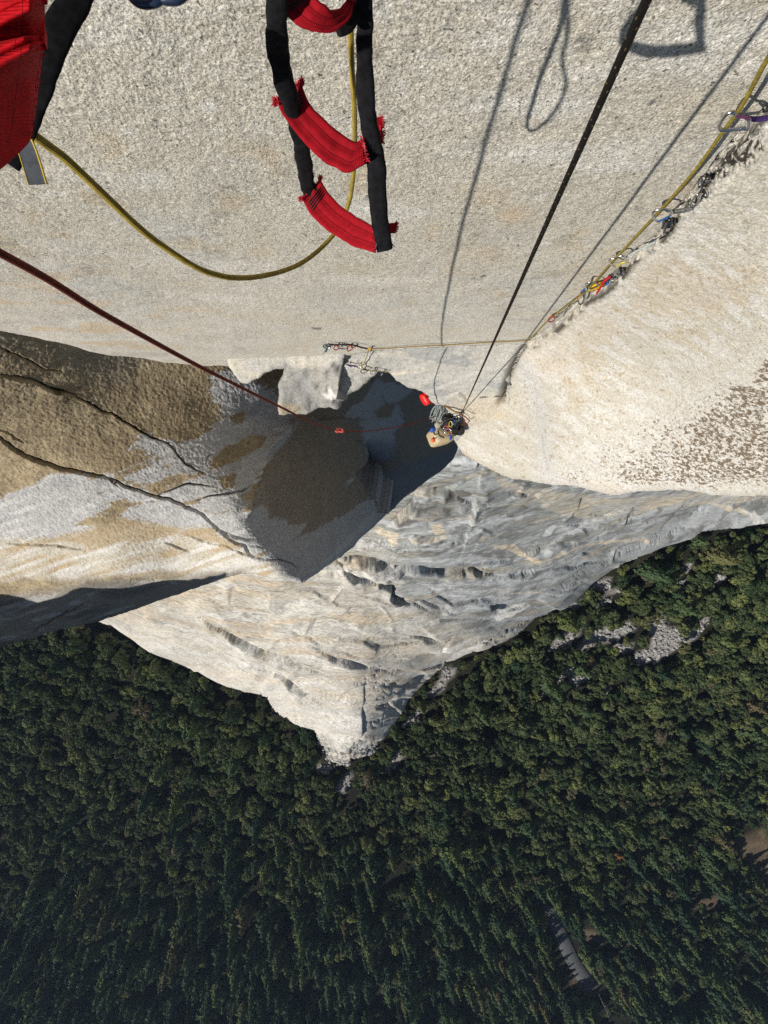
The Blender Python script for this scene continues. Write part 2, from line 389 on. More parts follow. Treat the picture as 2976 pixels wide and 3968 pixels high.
def rw_col(Q, u, v, d):
    n1 = fbm(Q, (1.3, 1.3, .8), 4, 61); n2 = fbm(Q, (6, 6, 3), 4, 63); st = fbm(np.stack([u*.9+v*.55, -u*.55+v*.9, u*0], -1), (1/70., 1/17., 1), 4, 65)
    C = np.zeros(u.shape+(3,)) + np.array((.46, .435, .375))
    C = mixc(C, (.55, .54, .51), sstep(st+.5*n1, -.05, .45)*.8)
    C = mixc(C, (.48, .405, .30), sstep(n1-.3*st+.2*n2, .12, .5)*.5)
    C = mixc(C, (.44, .42, .385), sstep(n2, .2, .6)*.4)
    # grey seam falling from the belay niche
    d0, _ = seg_dist(u, v, S7([(330, 320), (390, 450), (420, 620), (440, 760), (470, 930)]))
    C = mixc(C, (.43, .43, .44), np.exp(-(d0/38)**2)*.6)
    # orange run right of the belay
    C = mixc(C, (.55, .40, .22), pmask(u, v, S4([(1210, 580), (1290, 610), (1330, 690), (1260, 680), (1200, 640)]), 30, 20, 1/40., 3)*.5)
    C = mixc(C, (.50, .30, .13), pmask(u, v, S4([(985, 985), (1050, 975), (1090, 1010), (1030, 1010)]), 10, 8, 1/20., 3)*.8)
    # brown lichen freckles thickening towards the lower right (spots themselves are in the material)
    den = sstep((u-2150)*.50+(v-1500)*.9-170*fbm(uv3(u, v), 1/130., 4, 3), -60, 560)*(1-sstep(v, 1850, 1925)*.6)*sstep(v-(1960-(u-1900)*.75), -120, 160)
    C = mixc(C, (.60, .59, .57), den*.6)
    C = mixc(C, (.28, .19, .09), sstep(vn(uv3(u, v, 9)/9., 3), .66, .85)*.55)
    # dark line painted for the crack's shade, with crusty patches beside it
    e, _ = seg_dist(u, v, [(p[0]+9, p[1]+9) for p in corner])
    C = mixc(C, (.60, .58, .54), np.exp(-((e-30)/30)**2)*.45)
    C = mixc(C, (.045, .04, .032), np.exp(-(e/13)**2)*sstep(fbm(uv3(u, v, 4), 1/26., 3, 17), -.3, .05)*.95)
    C = mixc(C, (.06, .05, .035), np.exp(-(e/34)**2)*sstep(fbm(uv3(u, v, 5), 1/13., 3, 19), .16, .30)*.9*(.35+.65*sstep(u, 2450, 2750)))
    # black crust beside the crack at the top
    cr = pmask(u, v, [(2900, 520), (2935, 495), (2950, 560), (2960, 590), (2930, 610), (2900, 655), (2840, 650), (2805, 690), (2740, 705), (2790, 625), (2840, 585)], 12, 26, 1/22., 6)
    C = mixc(C, (.035, .03, .025), cr*sstep(fbm(uv3(u, v, 5), 1/11., 2, 14), -.15, .08))
    den = np.clip(den+.33*sstep(u, 2500, 2950)*sstep(fbm(uv3(u, v), 1/120., 3, 8), -.2, .5), 0, 1)
    return np.concatenate([C, den[..., None]], -1)
rw_mat = rock_material('granite_corner', 150, .6, .004, 90, dark=.5, speck=.25, lichen=(42, (1, 1, .72)))
patch('corner_rock_wall', axis(1740, 3016, 4.0, None, 4200, 1.3), axis(-30, 1935, 4.0, -700, None, 1.3), rw_h, rw_poly, rw_disp, rw_col, rw_mat,
      skirt=[(.02, .04, -.03), (.25, .6, -.1), (2, 4, -.4)], roll=(26, .02))

# ---- short wall under the lip, down to the belay
lw_rows = [(880, 1400, 4.95), (1100, 1400, 4.85), (1300, 1380, 4.7), (1560, 1345, 4.45), (1800, 1330, 4.25), (2000, 1330, 4.1), (2055, 1332, 3.99), (1992, 1450, 4.5), (1962, 1560, 4.95), (1850, 1640, 5.55), (1760, 1690, 5.95),
           (1087, 1600, 5.25), (1200, 1580, 5.35), (1340, 1536, 5.25), (1440, 1455, 4.95), (1510, 1445, 4.95), (1640, 1530, 5.25), (1700, 1600, 5.6), (1750, 1450, 4.75)]
lw_h = drop_surface(lw_rows)
lw_poly = [(2100, 1290), (2062, 1345), (2030, 1400), (2000, 1460), (1985, 1560), (1960, 1620), (1880, 1690), (1770, 1720), (1752, 1680), (1745, 1640), (1700, 1580), (1660, 1535), (1632, 1516), (1600, 1508), (1572, 1501), (1552, 1488), (1536, 1477), (1520, 1452), (1506, 1444), (1470, 1440),
           (1441, 1460), (1420, 1482), (1390, 1508), (1340, 1536), (1264, 1559), (1205, 1582), (1146, 1599), (1081, 1608), (1087, 1569), (1091, 1531), (1090, 1493), (1095, 1472), (1104, 1450), (1108, 1425), (1060, 1428), (1036, 1438), (1003, 1464), (960, 1486), (939, 1481), (910, 1451), (899, 1428), (880, 1380), (1100, 1340), (1440, 1310), (1800, 1290)]
lw_cracks = [
    ([(1325, 1408), (1318, 1440), (1312, 1475), (1306, 1500), (1330, 1536)], 4, .0, .22, 90, 1, 4),
    ([(1208, 1500), (1240, 1480), (1290, 1470), (1300, 1462)], 4, .02, .03, 30, 1, 2),
    ([(1095, 1472), (1130, 1450), (1170, 1425)], 4, .01, .03, 25, -1, 2),
    ([(1640, 1530), (1700, 1500), (1780, 1470)], 5, .01, .02, 60, 1, 3),
    ([(1360, 1376), (1420, 1380), (1500, 1376)], 3, .02, .01, 30, 1, 2),
    (S4([(900, 560), (960, 560), (1040, 525), (1085, 560), (1110, 620)]), 6, .02, .06, 35, 1, 3),
    ([(1865, 1540), (1900, 1536), (1962, 1534)], 3, .015, .01, 20, 1, 1)]
def lw_disp(Q, u, v, h):
    r = .03*fbm(Q, 1.1, 3, 81) + .02*fbm(Q, (2.2, 2.2, 6), 4, 83) + .011*fbm(Q, 16, 4, 85)
    d, _ = seg_dist(u, v, [(2048, 1345), (2016, 1400), (1990, 1450), (1970, 1510), (1955, 1560)])
    r -= .22*np.exp(-(d/20)**2)                                             # the dark slot in the corner
    return r + crack_disp(u, v, lw_cracks)
def lw_col(Q, u, v, d):
    n = fbm(Q, (1.5, 1.5, 4), 4, 91); n2 = fbm(Q, 5, 4, 92)
    C = np.zeros(u.shape+(3,)) + np.array((.42, .41, .38))
    C = mixc(C, (.31, .315, .315), sstep(n+.3*n2, -.02, .3)*.75)
    C = mixc(C, (.55, .50, .41), sstep(n2-.4*n, .1, .5)*.55)
    C = mixc(C, (.60, .55, .45), pmask(u, v, S4([(600, 400), (760, 400), (700, 415), (630, 430)]), 8, 5, .05, 2))
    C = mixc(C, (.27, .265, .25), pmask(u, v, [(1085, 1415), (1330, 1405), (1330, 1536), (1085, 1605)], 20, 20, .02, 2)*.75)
    C = mixc(C, (.28, .28, .28), pmask(u, v, Z([(870, 210), (930, 190), (950, 330), (880, 320)], 800, 1350, .422), 10, 14, .05, 4)*.7)
    C = mixc(C, (.62, .61, .60), pmask(u, v, Z([(1050, 360), (1120, 300), (1200, 300), (1190, 360), (1100, 370)], 800, 1350, .422), 6, 8, .05, 4)*.8)
    C = mixc(C, (.45, .34, .18), pmask(u, v, [(1085, 1560), (1150, 1560), (1180, 1590), (1085, 1608)], 10, 14, .05, 4)*.5)
    C = mixc(C, (.55, .47, .34), pmask(u, v, S4([(1000, 560), (1330, 570), (1330, 720), (1100, 740)]), 40, 20, .02, 4)*.6)
    return C
lw_mat = rock_material('granite_ledge', 90, .5, .006, 60, dark=.5, speck=.3)
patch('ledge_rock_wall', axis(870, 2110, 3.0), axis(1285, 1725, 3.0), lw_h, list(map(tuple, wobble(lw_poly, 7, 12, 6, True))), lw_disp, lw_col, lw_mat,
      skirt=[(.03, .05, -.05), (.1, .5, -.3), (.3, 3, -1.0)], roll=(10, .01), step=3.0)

# ---- big buttress on the left and its shaded flank
sl_rows = [(-300, 1240, 3.4), (0, 1300, 3.85), (500, 1390, 4.95), (900, 1430, 5.6), (0, 1650, 4.6), (500, 1700, 5.2), (800, 1640, 5.55), (1090, 1650, 6.05), (1040, 1745, 5.8), (1000, 1850, 5.55), (960, 1990, 5.3), (1000, 2080, 5.4), (1090, 2180, 5.65),
           (0, 2000, 5.35), (500, 2000, 5.35), (0, 2180, 5.75), (500, 2190, 5.75), (933, 2215, 5.8), (1168, 2261, 5.95), (0, 2513, 7.3), (-300, 2560, 7.0), (350, 2419, 7.1), (637, 2318, 6.9), (-300, 2000, 5.2), (250, 2330, 6.35), (820, 2235, 6.1)]
sl_f = drop_surface(sl_rows)
NF = np.array((.85, .10, .50)); CF = -3.82
cave = [(1186, 1592), (1240, 1628), (1319, 1622), (1367, 1622), (1391, 1658), (1439, 1700), (1415, 1718), (1430, 1760), (1421, 1797), (1381, 1838), (1406, 1874), (1421, 1910), (1464, 1946), (1457, 1985), (1560, 1990), (1900, 1900), (1900, 1400), (1186, 1400)]
def bt_h(u, v):
    a, b = ab(u, v); hd = CF/np.minimum(NF[0]*a+NF[1]*b-NF[2], -.05); hd = np.clip(hd, 0, 14)
    hs = sl_f(u, v); k = .10
    h = np.maximum(hs, hd) + k*np.exp(-np.abs(hs-hd)/k)*.5
    rec = sstep(sdf(u, v, cave), -2, 2)
    dc, _ = seg_dist(u, v, cave[5:13]); rec *= .14+1.5*np.exp(-dc/110.)*sstep(v, 1700, 1800)     # the hollow behind the plate
    h = h + rec
    d = np.hypot((u-1400)/1.0, (v-1880)/1.3); h = h + .0*d
    return h
bt_right = [(1768, 1700), (1772, 1735), (1754, 1776), (1703, 1830), (1660, 1863), (1609, 1903), (1566, 1931), (1515, 1982), (1464, 2026), (1406, 2083), (1363, 2127), (1305, 2170), (1233, 2217), (1168, 2261)]
bt_low = [(1168, 2261), (1110, 2250), (1049, 2238), (990, 2226), (933, 2222), (880, 2238), (817, 2258), (723, 2288), (637, 2320), (550, 2357), (448, 2390), (347, 2419), (239, 2441), (116, 2475), (0, 2513), (-300, 2600), (-900, 2800)]
bt_poly = [(-900, 1150), (-300, 1225), (0, 1270), (500, 1360), (900, 1395), (1450, 1395), (1800, 1450), (1800, 1640)] + list(map(tuple, wobble(bt_right+bt_low[1:], 4, 14, 12)))
bt_cracks = [
    (S5([(0, 190), (40, 215), (100, 240), (170, 275), (230, 310), (330, 330)]), 2.9, 0.121, 0.011, 17, -1, 4),
    (S5([(0, 340), (70, 350), (150, 365), (220, 400), (280, 430), (340, 440), (400, 460)]), 3.8, 0.207, 0.037, 29, 1, 4),
    (S5([(400, 460), (450, 490), (510, 520), (540, 545), (600, 560), (650, 590), (700, 620), (750, 650), (800, 680), (860, 700), (900, 715), (930, 750), (960, 790), (1000, 830), (1040, 855), (1090, 875)]), 2.4, 0.138, 0.015, 24, 1, 4),
    (S5([(0, 680), (60, 730), (130, 770), (200, 800), (270, 825), (350, 850), (430, 870), (500, 880), (570, 900)]), 3.8, 0.191, 0.049, 34, 1, 5),
    (S5([(0, 640), (60, 665), (130, 715)]), 2.9, 0.104, 0.022, 20, -1, 5),
    (S5([(570, 900), (640, 925), (700, 950), (760, 975), (830, 995), (900, 1010), (950, 1030), (1000, 1055), (1050, 1075), (1090, 1105), (1130, 1145), (1170, 1180), (1220, 1215), (1270, 1250), (1310, 1270), (1330, 1310), (1360, 1330)]), 2.9, 0.173, 0.030, 29, 1, 6),
    (S5([(840, 1000), (880, 975), (930, 960), (980, 940), (1010, 930), (1060, 935), (1130, 945)]), 2.4, 0.104, 0.026, 17, 1, 3),
    (S5([(1060, 1020), (1110, 1000), (1180, 990), (1250, 980), (1300, 970), (1350, 940)]), 2.4, 0.104, 0.019, 20, 1, 3),
    (S5([(1140, 1170), (1200, 1200), (1260, 1220), (1330, 1240), (1365, 1225)]), 2.9, 0.121, 0.030, 20, 1, 3),
    (S5([(890, 1250), (950, 1270), (1000, 1290), (1040, 1300)]), 2.2, 0.086, 0.011, 20, 1, 2),
    (S5([(1010, 1210), (1100, 1245), (1200, 1260), (1300, 1310), (1400, 1345)]), 2.2, 0.069, 0.011, 20, 1, 4),
    (S5([(50, 1255), (190, 1258), (250, 1262), (310, 1264), (400, 1280), (460, 1285)]), 2.2, 0.104, 0.019, 15, 1, 3),
    (S5([(1310, 1275), (1380, 1270), (1410, 1280)]), 2.2, 0.069, 0.015, 13, 1, 2),
    (S5([(1350, 1330), (1430, 1340), (1500, 1340), (1560, 1360), (1610, 1395)]), 2.2, 0.086, 0.011, 15, 1, 3),
    (S5([(770, 1030), (830, 1020), (870, 1015)]), 2.4, 0.051, 0.019, 15, 1, 3),
    (S5([(500, 1010), (540, 980), (600, 950), (610, 915)]), 3.8, 0.035, 0.037, 34, 1, 4),
    (S5([(1105, 830), (1110, 790), (1150, 770)]), 2.2, 0.051, 0.011, 13, 1, 3),
    (S5([(700, 1470), (705, 1440), (760, 1430)]), 2.2, 0.035, 0.019, 15, -1, 3),
    (S5([(790, 1470), (830, 1450), (815, 1430)]), 2.2, 0.035, 0.015, 13, 1, 3),
    (S5([(160, 1755), (230, 1700), (300, 1650), (390, 1610), (450, 1580)]), 3.4, 0.086, 0.052, 24, 1, 6),
    (S4([(495, 430), (480, 475)]), 2.4, 0.104, 0.000, 10, 1, 2),
    (S4([(530, 470), (540, 550), (580, 610)]), 2.2, 0.086, 0.007, 20, 1, 3),
    (S4([(650, 620), (665, 680), (690, 720)]), 2.2, 0.069, 0.011, 20, 1, 3),
    (S4([(380, 835), (430, 850), (440, 880)]), 2.2, 0.086, 0.007, 15, 1, 3),
    (S6([(770, 395), (800, 385), (850, 378)]), 2.9, 0.258, 0.000, 10, 1, 3)]
def bt_disp(Q, u, v, h):
    slab = sstep(1080-u+.25*(v-1600), -60, 120)
    r = .04*fbm(Q, .8, 3, 101) + .016*fbm(Q, (2.5, 2.5, 4), 4, 103)
    lich = fbm(Q, 42, 3, 107)
    dr, _ = seg_dist(u, v, [(1129, 1641), (1085, 1695), (1036, 1747), (1005, 1830), (975, 1930), (955, 1990)])
    r += .07*np.exp(-(dr/13)**2)*(.7+.6*fbm(uv3(u, v), 1/25., 3, 4))
    r += slab*(.0072*lich + .003*fbm(Q, 9, 3, 109)) + (1-slab)*.003*fbm(Q, 14, 3, 111)
    r += .05*np.exp(-((v-2235)/60)**2)*fbm(Q, (2, 2, 2), 3, 117)*sstep(-u, -900, -500)
    return r + crack_disp(u, v, bt_cracks, 8)
grey_poly = S5([(690, 740), (760, 670), (880, 690), (950, 720), (1060, 700), (1130, 640), (1180, 590), (1190, 540), (1140, 480), (1130, 330), (1250, 320), (1700, 560), (1450, 800), (1300, 1000), (1330, 1110), (1700, 1400), (1400, 1400), (1250, 1270), (1120, 1170), (1000, 1185), (780, 1140), (640, 1115), (700, 1060), (760, 1030), (640, 1020), (500, 1110), (420, 1150), (500, 1170), (300, 1230), (-60, 1240), (-60, 1060), (60, 960), (200, 920), (270, 850), (600, 900), (850, 990), (980, 900), (890, 900), (770, 950), (650, 890), (720, 860), (880, 790), (760, 760)])
browns = [S5([(1140, 800), (1200, 740), (1340, 670), (1430, 680), (1400, 740), (1280, 800), (1170, 860), (1130, 850)]), S5([(1180, 900), (1270, 880), (1260, 960), (1190, 970)]), S5([(870, 840), (950, 820), (900, 860)]), S5([(770, 945), (1000, 890), (1090, 880), (1000, 925), (800, 965)]), S5([(1230, 570), (1310, 540), (1300, 610), (1250, 610)]), S5([(980, 1040), (1070, 1010), (1060, 1030)]), S5([(1100, 1080), (1230, 1080), (1150, 1105)]), S5([(1340, 1320), (1430, 1300), (1400, 1330)]), S5([(1410, 1380), (1500, 1360), (1440, 1390)])]
flank_grey = [S4([(530, 450), (640, 480), (760, 520), (650, 600), (690, 720), (600, 800), (640, 860), (560, 960), (470, 980), (480, 850), (400, 740), (430, 700), (300, 690), (430, 560), (490, 480)]),
              S6([(60, 240), (130, 250), (200, 80), (260, -20), (330, -60), (230, 60), (140, 200), (100, 300), (60, 330)]),
              S6([(60, 380), (170, 360), (200, 420), (270, 420), (300, 470), (390, 460), (330, 540), (460, 480), (560, 420), (700, 330), (760, 320), (780, 380), (720, 500), (560, 640), (360, 780), (200, 660), (60, 520)]),
              S6([(590, 240), (660, 200), (650, 215), (600, 245)]), S6([(700, -40), (870, -10), (830, 60), (740, 110), (720, 20)])]
STK = (-.93, .37, 1/70., 1/11.); STF = (-.62, .78, 1/80., 1/12.)
def bt_col(Q, u, v, d):
    n1 = fbm(Q, 1.3, 4, 121); n2 = fbm(Q, 8, 4, 123); n3 = fbm(Q, 25, 3, 125)
    st = fbm(np.stack([u*.95-v*.3, u*.3+v*.95, u*0], -1), (1/140., 1/16., 1), 4, 127)
    brown = np.zeros(u.shape+(3,)) + np.array((.30, .238, .15))
    brown = mixc(brown, (.41, .335, .215), sstep(n2+.4*n1, -.1, .5)*.75)
    brown = mixc(brown, (.17, .135, .09), sstep(-n3-.3*n2, .1, .5)*.6)
    brown = mixc(brown, (.21, .20, .165), sstep(-(v-1480)/200.+n1, 0, 1)*.6)
    grey = np.zeros(u.shape+(3,)) + np.array((.43, .43, .425))
    grey = mixc(grey, (.57, .57, .56), sstep(st+.5*n2, 0, .5)*.7)
    grey = mixc(grey, (.33, .335, .34), sstep(n2-.3*st, .1, .5)*.6)
    C = mixc(brown, (0, 0, 0), np.zeros(u.shape))
    g = pmask(u, v, grey_poly, 4, 34, 1/38., 7, STK)
    for i, p in enumerate(browns): g = g*(1-pmask(u, v, p, 4, 18, 1/22., 20+i, STK))
    C = C*(1-g[..., None]) + grey*g[..., None]
    # pale polished band with tan washes along the lower roll
    band = pmask(u, v, S5([(-80, 1235), (300, 1225), (500, 1175), (800, 1150), (1100, 1180), (1300, 1290), (1500, 1380), (1700, 1450), (1700, 1500), (1300, 1420), (900, 1400), (500, 1440), (300, 1430), (-80, 1450)]), 22, 16, 1/40., 41)
    pale = np.zeros(u.shape+(3,)) + np.array((.50, .46, .38)); pale = mixc(pale, (.63, .61, .57), sstep(st+.25*n1+.25*sstep(u, 400, 900), .05, .4)*.9)
    pale = mixc(pale, (.44, .33, .19), sstep(-st+.3*n1, .12, .45)*.75)
    C = C*(1-band[..., None]) + pale*band[..., None]
    tan = pmask(u, v, S5([(300, 1235), (520, 1160), (640, 1115), (780, 1135), (1000, 1180), (1120, 1175), (1290, 1270), (1180, 1265), (1000, 1210), (760, 1240), (500, 1265)]), 9, 20, 1/30., 44, STK)
    C = mixc(C, (.40, .315, .20), tan*.85)
    under = sstep(v+.12*(u-400)+25*n1, 2235, 2290)*sstep(-u, -1000, -900)  # dark underside rock colour, also standing in for dim grazing light
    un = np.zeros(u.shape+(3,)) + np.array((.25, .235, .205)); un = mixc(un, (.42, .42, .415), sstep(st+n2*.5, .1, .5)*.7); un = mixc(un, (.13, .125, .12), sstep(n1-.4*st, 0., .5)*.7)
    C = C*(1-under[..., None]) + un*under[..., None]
    # flank (right of the arete)
    fl = sstep(u-(1120-(v-1640)*.45), -25, 25)*sstep(1990-v+(u-960)*2, -30, 30)
    F = np.zeros(u.shape+(3,)) + np.array((.27, .235, .19)); F = mixc(F, (.31, .27, .22), sstep(n2, 0, .5)*.5)
    fg = np.zeros(u.shape)
    for i, p in enumerate(flank_grey): fg = np.maximum(fg, pmask(u, v, p, 4, 20, 1/30., 50+i, STF))
    fg = np.maximum(fg, fl*sstep(v+30*fbm(np.stack([u*-.62+v*.78, -u*.78-v*.62, u*0], -1), (1/80., 1/12., 1), 3, 5), 2130, 2150)*.75)
    F = mixc(F, (.42, .425, .43), fg*.95); dr, _ = seg_dist(u, v, [(1129, 1641), (1085, 1695), (1036, 1747), (1005, 1830), (975, 1930), (955, 1990)]); F = mixc(F, (.58, .585, .59), np.exp(-(dr/20)**2)*sstep(fbm(uv3(u, v), 1/20., 3, 6), -.4, .1)); F = mixc(F, (.27, .295, .335), pmask(u, v, S4([(440, 850), (640, 830), (600, 960), (470, 980)]), 20, 20, .03, 3)*.7)  # pale grey along the arete paints its sunlit crest
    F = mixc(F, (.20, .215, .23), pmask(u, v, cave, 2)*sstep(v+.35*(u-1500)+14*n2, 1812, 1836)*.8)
    F = mixc(F, (.50, .505, .51), pmask(u, v, [(1462, 1985), (1515, 1984), (1464, 2028), (1406, 2085), (1305, 2172), (1233, 2219), (1168, 2262), (1195, 2215), (1290, 2135), (1390, 2040), (1450, 1990)], 5, 16, 1/30., 63, STF)*.8)  # lighter strip painted in place of a slab edge tilted skyward
    F = mixc(F, (.27, .20, .12), pmask(u, v, S4([(490, 660), (560, 600), (640, 600), (600, 690), (510, 700)]), 8, 12, .04, 3)*.8)
    C = C*(1-fl[..., None]) + F*fl[..., None]
    # moss and dead grass in the long cracks
    for (x, y, r) in S5_dirt: C = mixc(C, (.10, .06, .03), sstep(1-np.hypot(u-x, (v-y)*1.8)/r+.5*vn(uv3(u, v)/7., 5), 0, .3)*.8)
    return C
S5_dirt = [(p[0], p[1], r) for p, r in zip(S5([(290, 425), (330, 435), (345, 440), (480, 505), (520, 525), (600, 915), (620, 925), (40, 215), (310, 440)]), (14, 18, 12, 16, 12, 14, 12, 10, 14))]
bt_mat = rock_material('granite_buttress', 70, .45, .008, 55, dark=.5, speck=.22)
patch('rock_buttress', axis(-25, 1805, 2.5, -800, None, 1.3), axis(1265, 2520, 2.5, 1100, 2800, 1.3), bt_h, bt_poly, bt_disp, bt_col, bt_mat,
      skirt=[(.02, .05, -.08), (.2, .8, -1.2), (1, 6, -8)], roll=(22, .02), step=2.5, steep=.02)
# unseen rock added beyond the left edge of the frame to shade the buttress foot
def fin():
    S = [(-160, 2285), (60, 2300), (180, 2332), (330, 2272), (560, 2260), (760, 2248), (905, 2231)]; t = [1.3, 1.5, 1.6, 1.75, 1.95, 2.15, 2.3]
    top = np.array([P(p[0], p[1], float(bt_h(np.array(p[0]*1.), np.array(p[1]*1.)))) - k*LD for p, k in zip(S, t)])
    rows = [top+np.array((-1.25*z-.02*k, -.85*z, -z)) for k, z in enumerate((3.0, 1.6, .7, .2, .0))] + [top+np.array((-1.7*z-w, -1.2*z-w*.7, -z)) for w, z in ((.15, .05), (.45, .3), (.9, .9), (1.3, 2.0), (1.7, 3.4))]
    G = np.array(rows); 
    def up(G, n, ax):
        m = G.shape[ax]; x = np.linspace(0, m-1, n); i = np.clip(x.astype(int), 0, m-2); f = x-i; f = f.reshape((-1, 1, 1) if ax == 0 else (1, -1, 1))
        return np.take(G, i, ax)*(1-f)+np.take(G, i+1, ax)*f
    G = up(up(G, 60, 0), 80, 1); G += .10*np.stack([fbm(G, 2.0, 4, 3), fbm(G, 2.0, 4, 7), fbm(G, 2.0, 4, 9)], -1)
    i = np.arange(60*80).reshape(60, 80); f = np.stack([i[:-1, :-1], i[:-1, 1:], i[1:, 1:], i[1:, :-1]], -1).reshape(-1, 4)
    tag(mesh_obj('added_shade_fin', G.reshape(-1, 3), f, bt_mat, None, True, np.zeros((4800, 3))+np.array((.40, .36, .29))), kind='structure')
fin()

# ---- the great cliff below
cl_low = [(200, 2330), (347, 2419), (430, 2455), (500, 2490), (600, 2525), (690, 2552), (700, 2572), (760, 2598), (830, 2630), (900, 2650), (972, 2684), (1030, 2707), (1074, 2763), (1117, 2785), (1175, 2814), (1218, 2828), (1225, 2846), (1216, 2894), (1240, 2922), (1262, 2951), (1291, 2970), (1330, 2972), (1363, 2945), (1421, 2937), (1471, 2901), (1515, 2865), (1529, 2814), (1540, 2765), (1594, 2713), (1652, 2640), (1667, 2605), (1696, 2579), (1804, 2552), (1898, 2517), (1985, 2467), (2084, 2398), (2197, 2334), (2296, 2263), (2367, 2207), (2452, 2171), (2509, 2143), (2601, 2102), (2722, 2070), (2849, 2058), (2949, 2040), (2976, 2032), (3300, 1990), (3800, 1940)]
GY0, GSL, GZ0 = -300.0, .33, -462.0
def gz(X, Y):
    "height of the valley floor and the scree under the cliff"
    s = Y-GY0; k = 60.; return GZ0 + GSL*(k*np.logaddexp(0, s/k)) + 3.0*fbm(np.stack([X, Y, X*0], -1), 1/70., 4, 5)
def ground_h(u, v):
    a, b = ab(u, v); h = np.full(np.shape(u), 430.)
    for _ in range(40): h = .5*h + .5*(-gz(a*h, b*h))
    return h
cu = np.array([p[0] for p in cl_low], float); cv = np.array([p[1] for p in cl_low], float)
cl_rows = []
for p in [(200, 2330), (500, 2490), (830, 2630), (1074, 2763), (1225, 2846), (1291, 2965), (1421, 2937), (1540, 2765), (1696, 2579), (1985, 2467), (2197, 2334), (2452, 2171), (2722, 2070), (2976, 2032), (3800, 1940)]:
    cl_rows.append((p[0], p[1], float(ground_h(np.array(p[0]*1.), np.array(p[1]*1.)))-1))
cl_rows += [(900, 2180, 150), (1200, 2260, 160), (1400, 2060, 105), (1600, 1900, 70), (1770, 1760, 52), (1950, 1840, 62), (2200, 1880, 80), (2600, 1900, 105), (2976, 1920, 150), (3600, 1880, 190), (700, 2300, 210), (1150, 2500, 255), (1600, 2250, 170), (1650, 2420, 250), (2000, 2100, 150), (1300, 2700, 330), (2300, 2060, 170), (500, 2380, 290)]
cl_f = drop_surface(cl_rows)
def cl_h(u, v): return np.clip(cl_f(u, v), 40, 480)
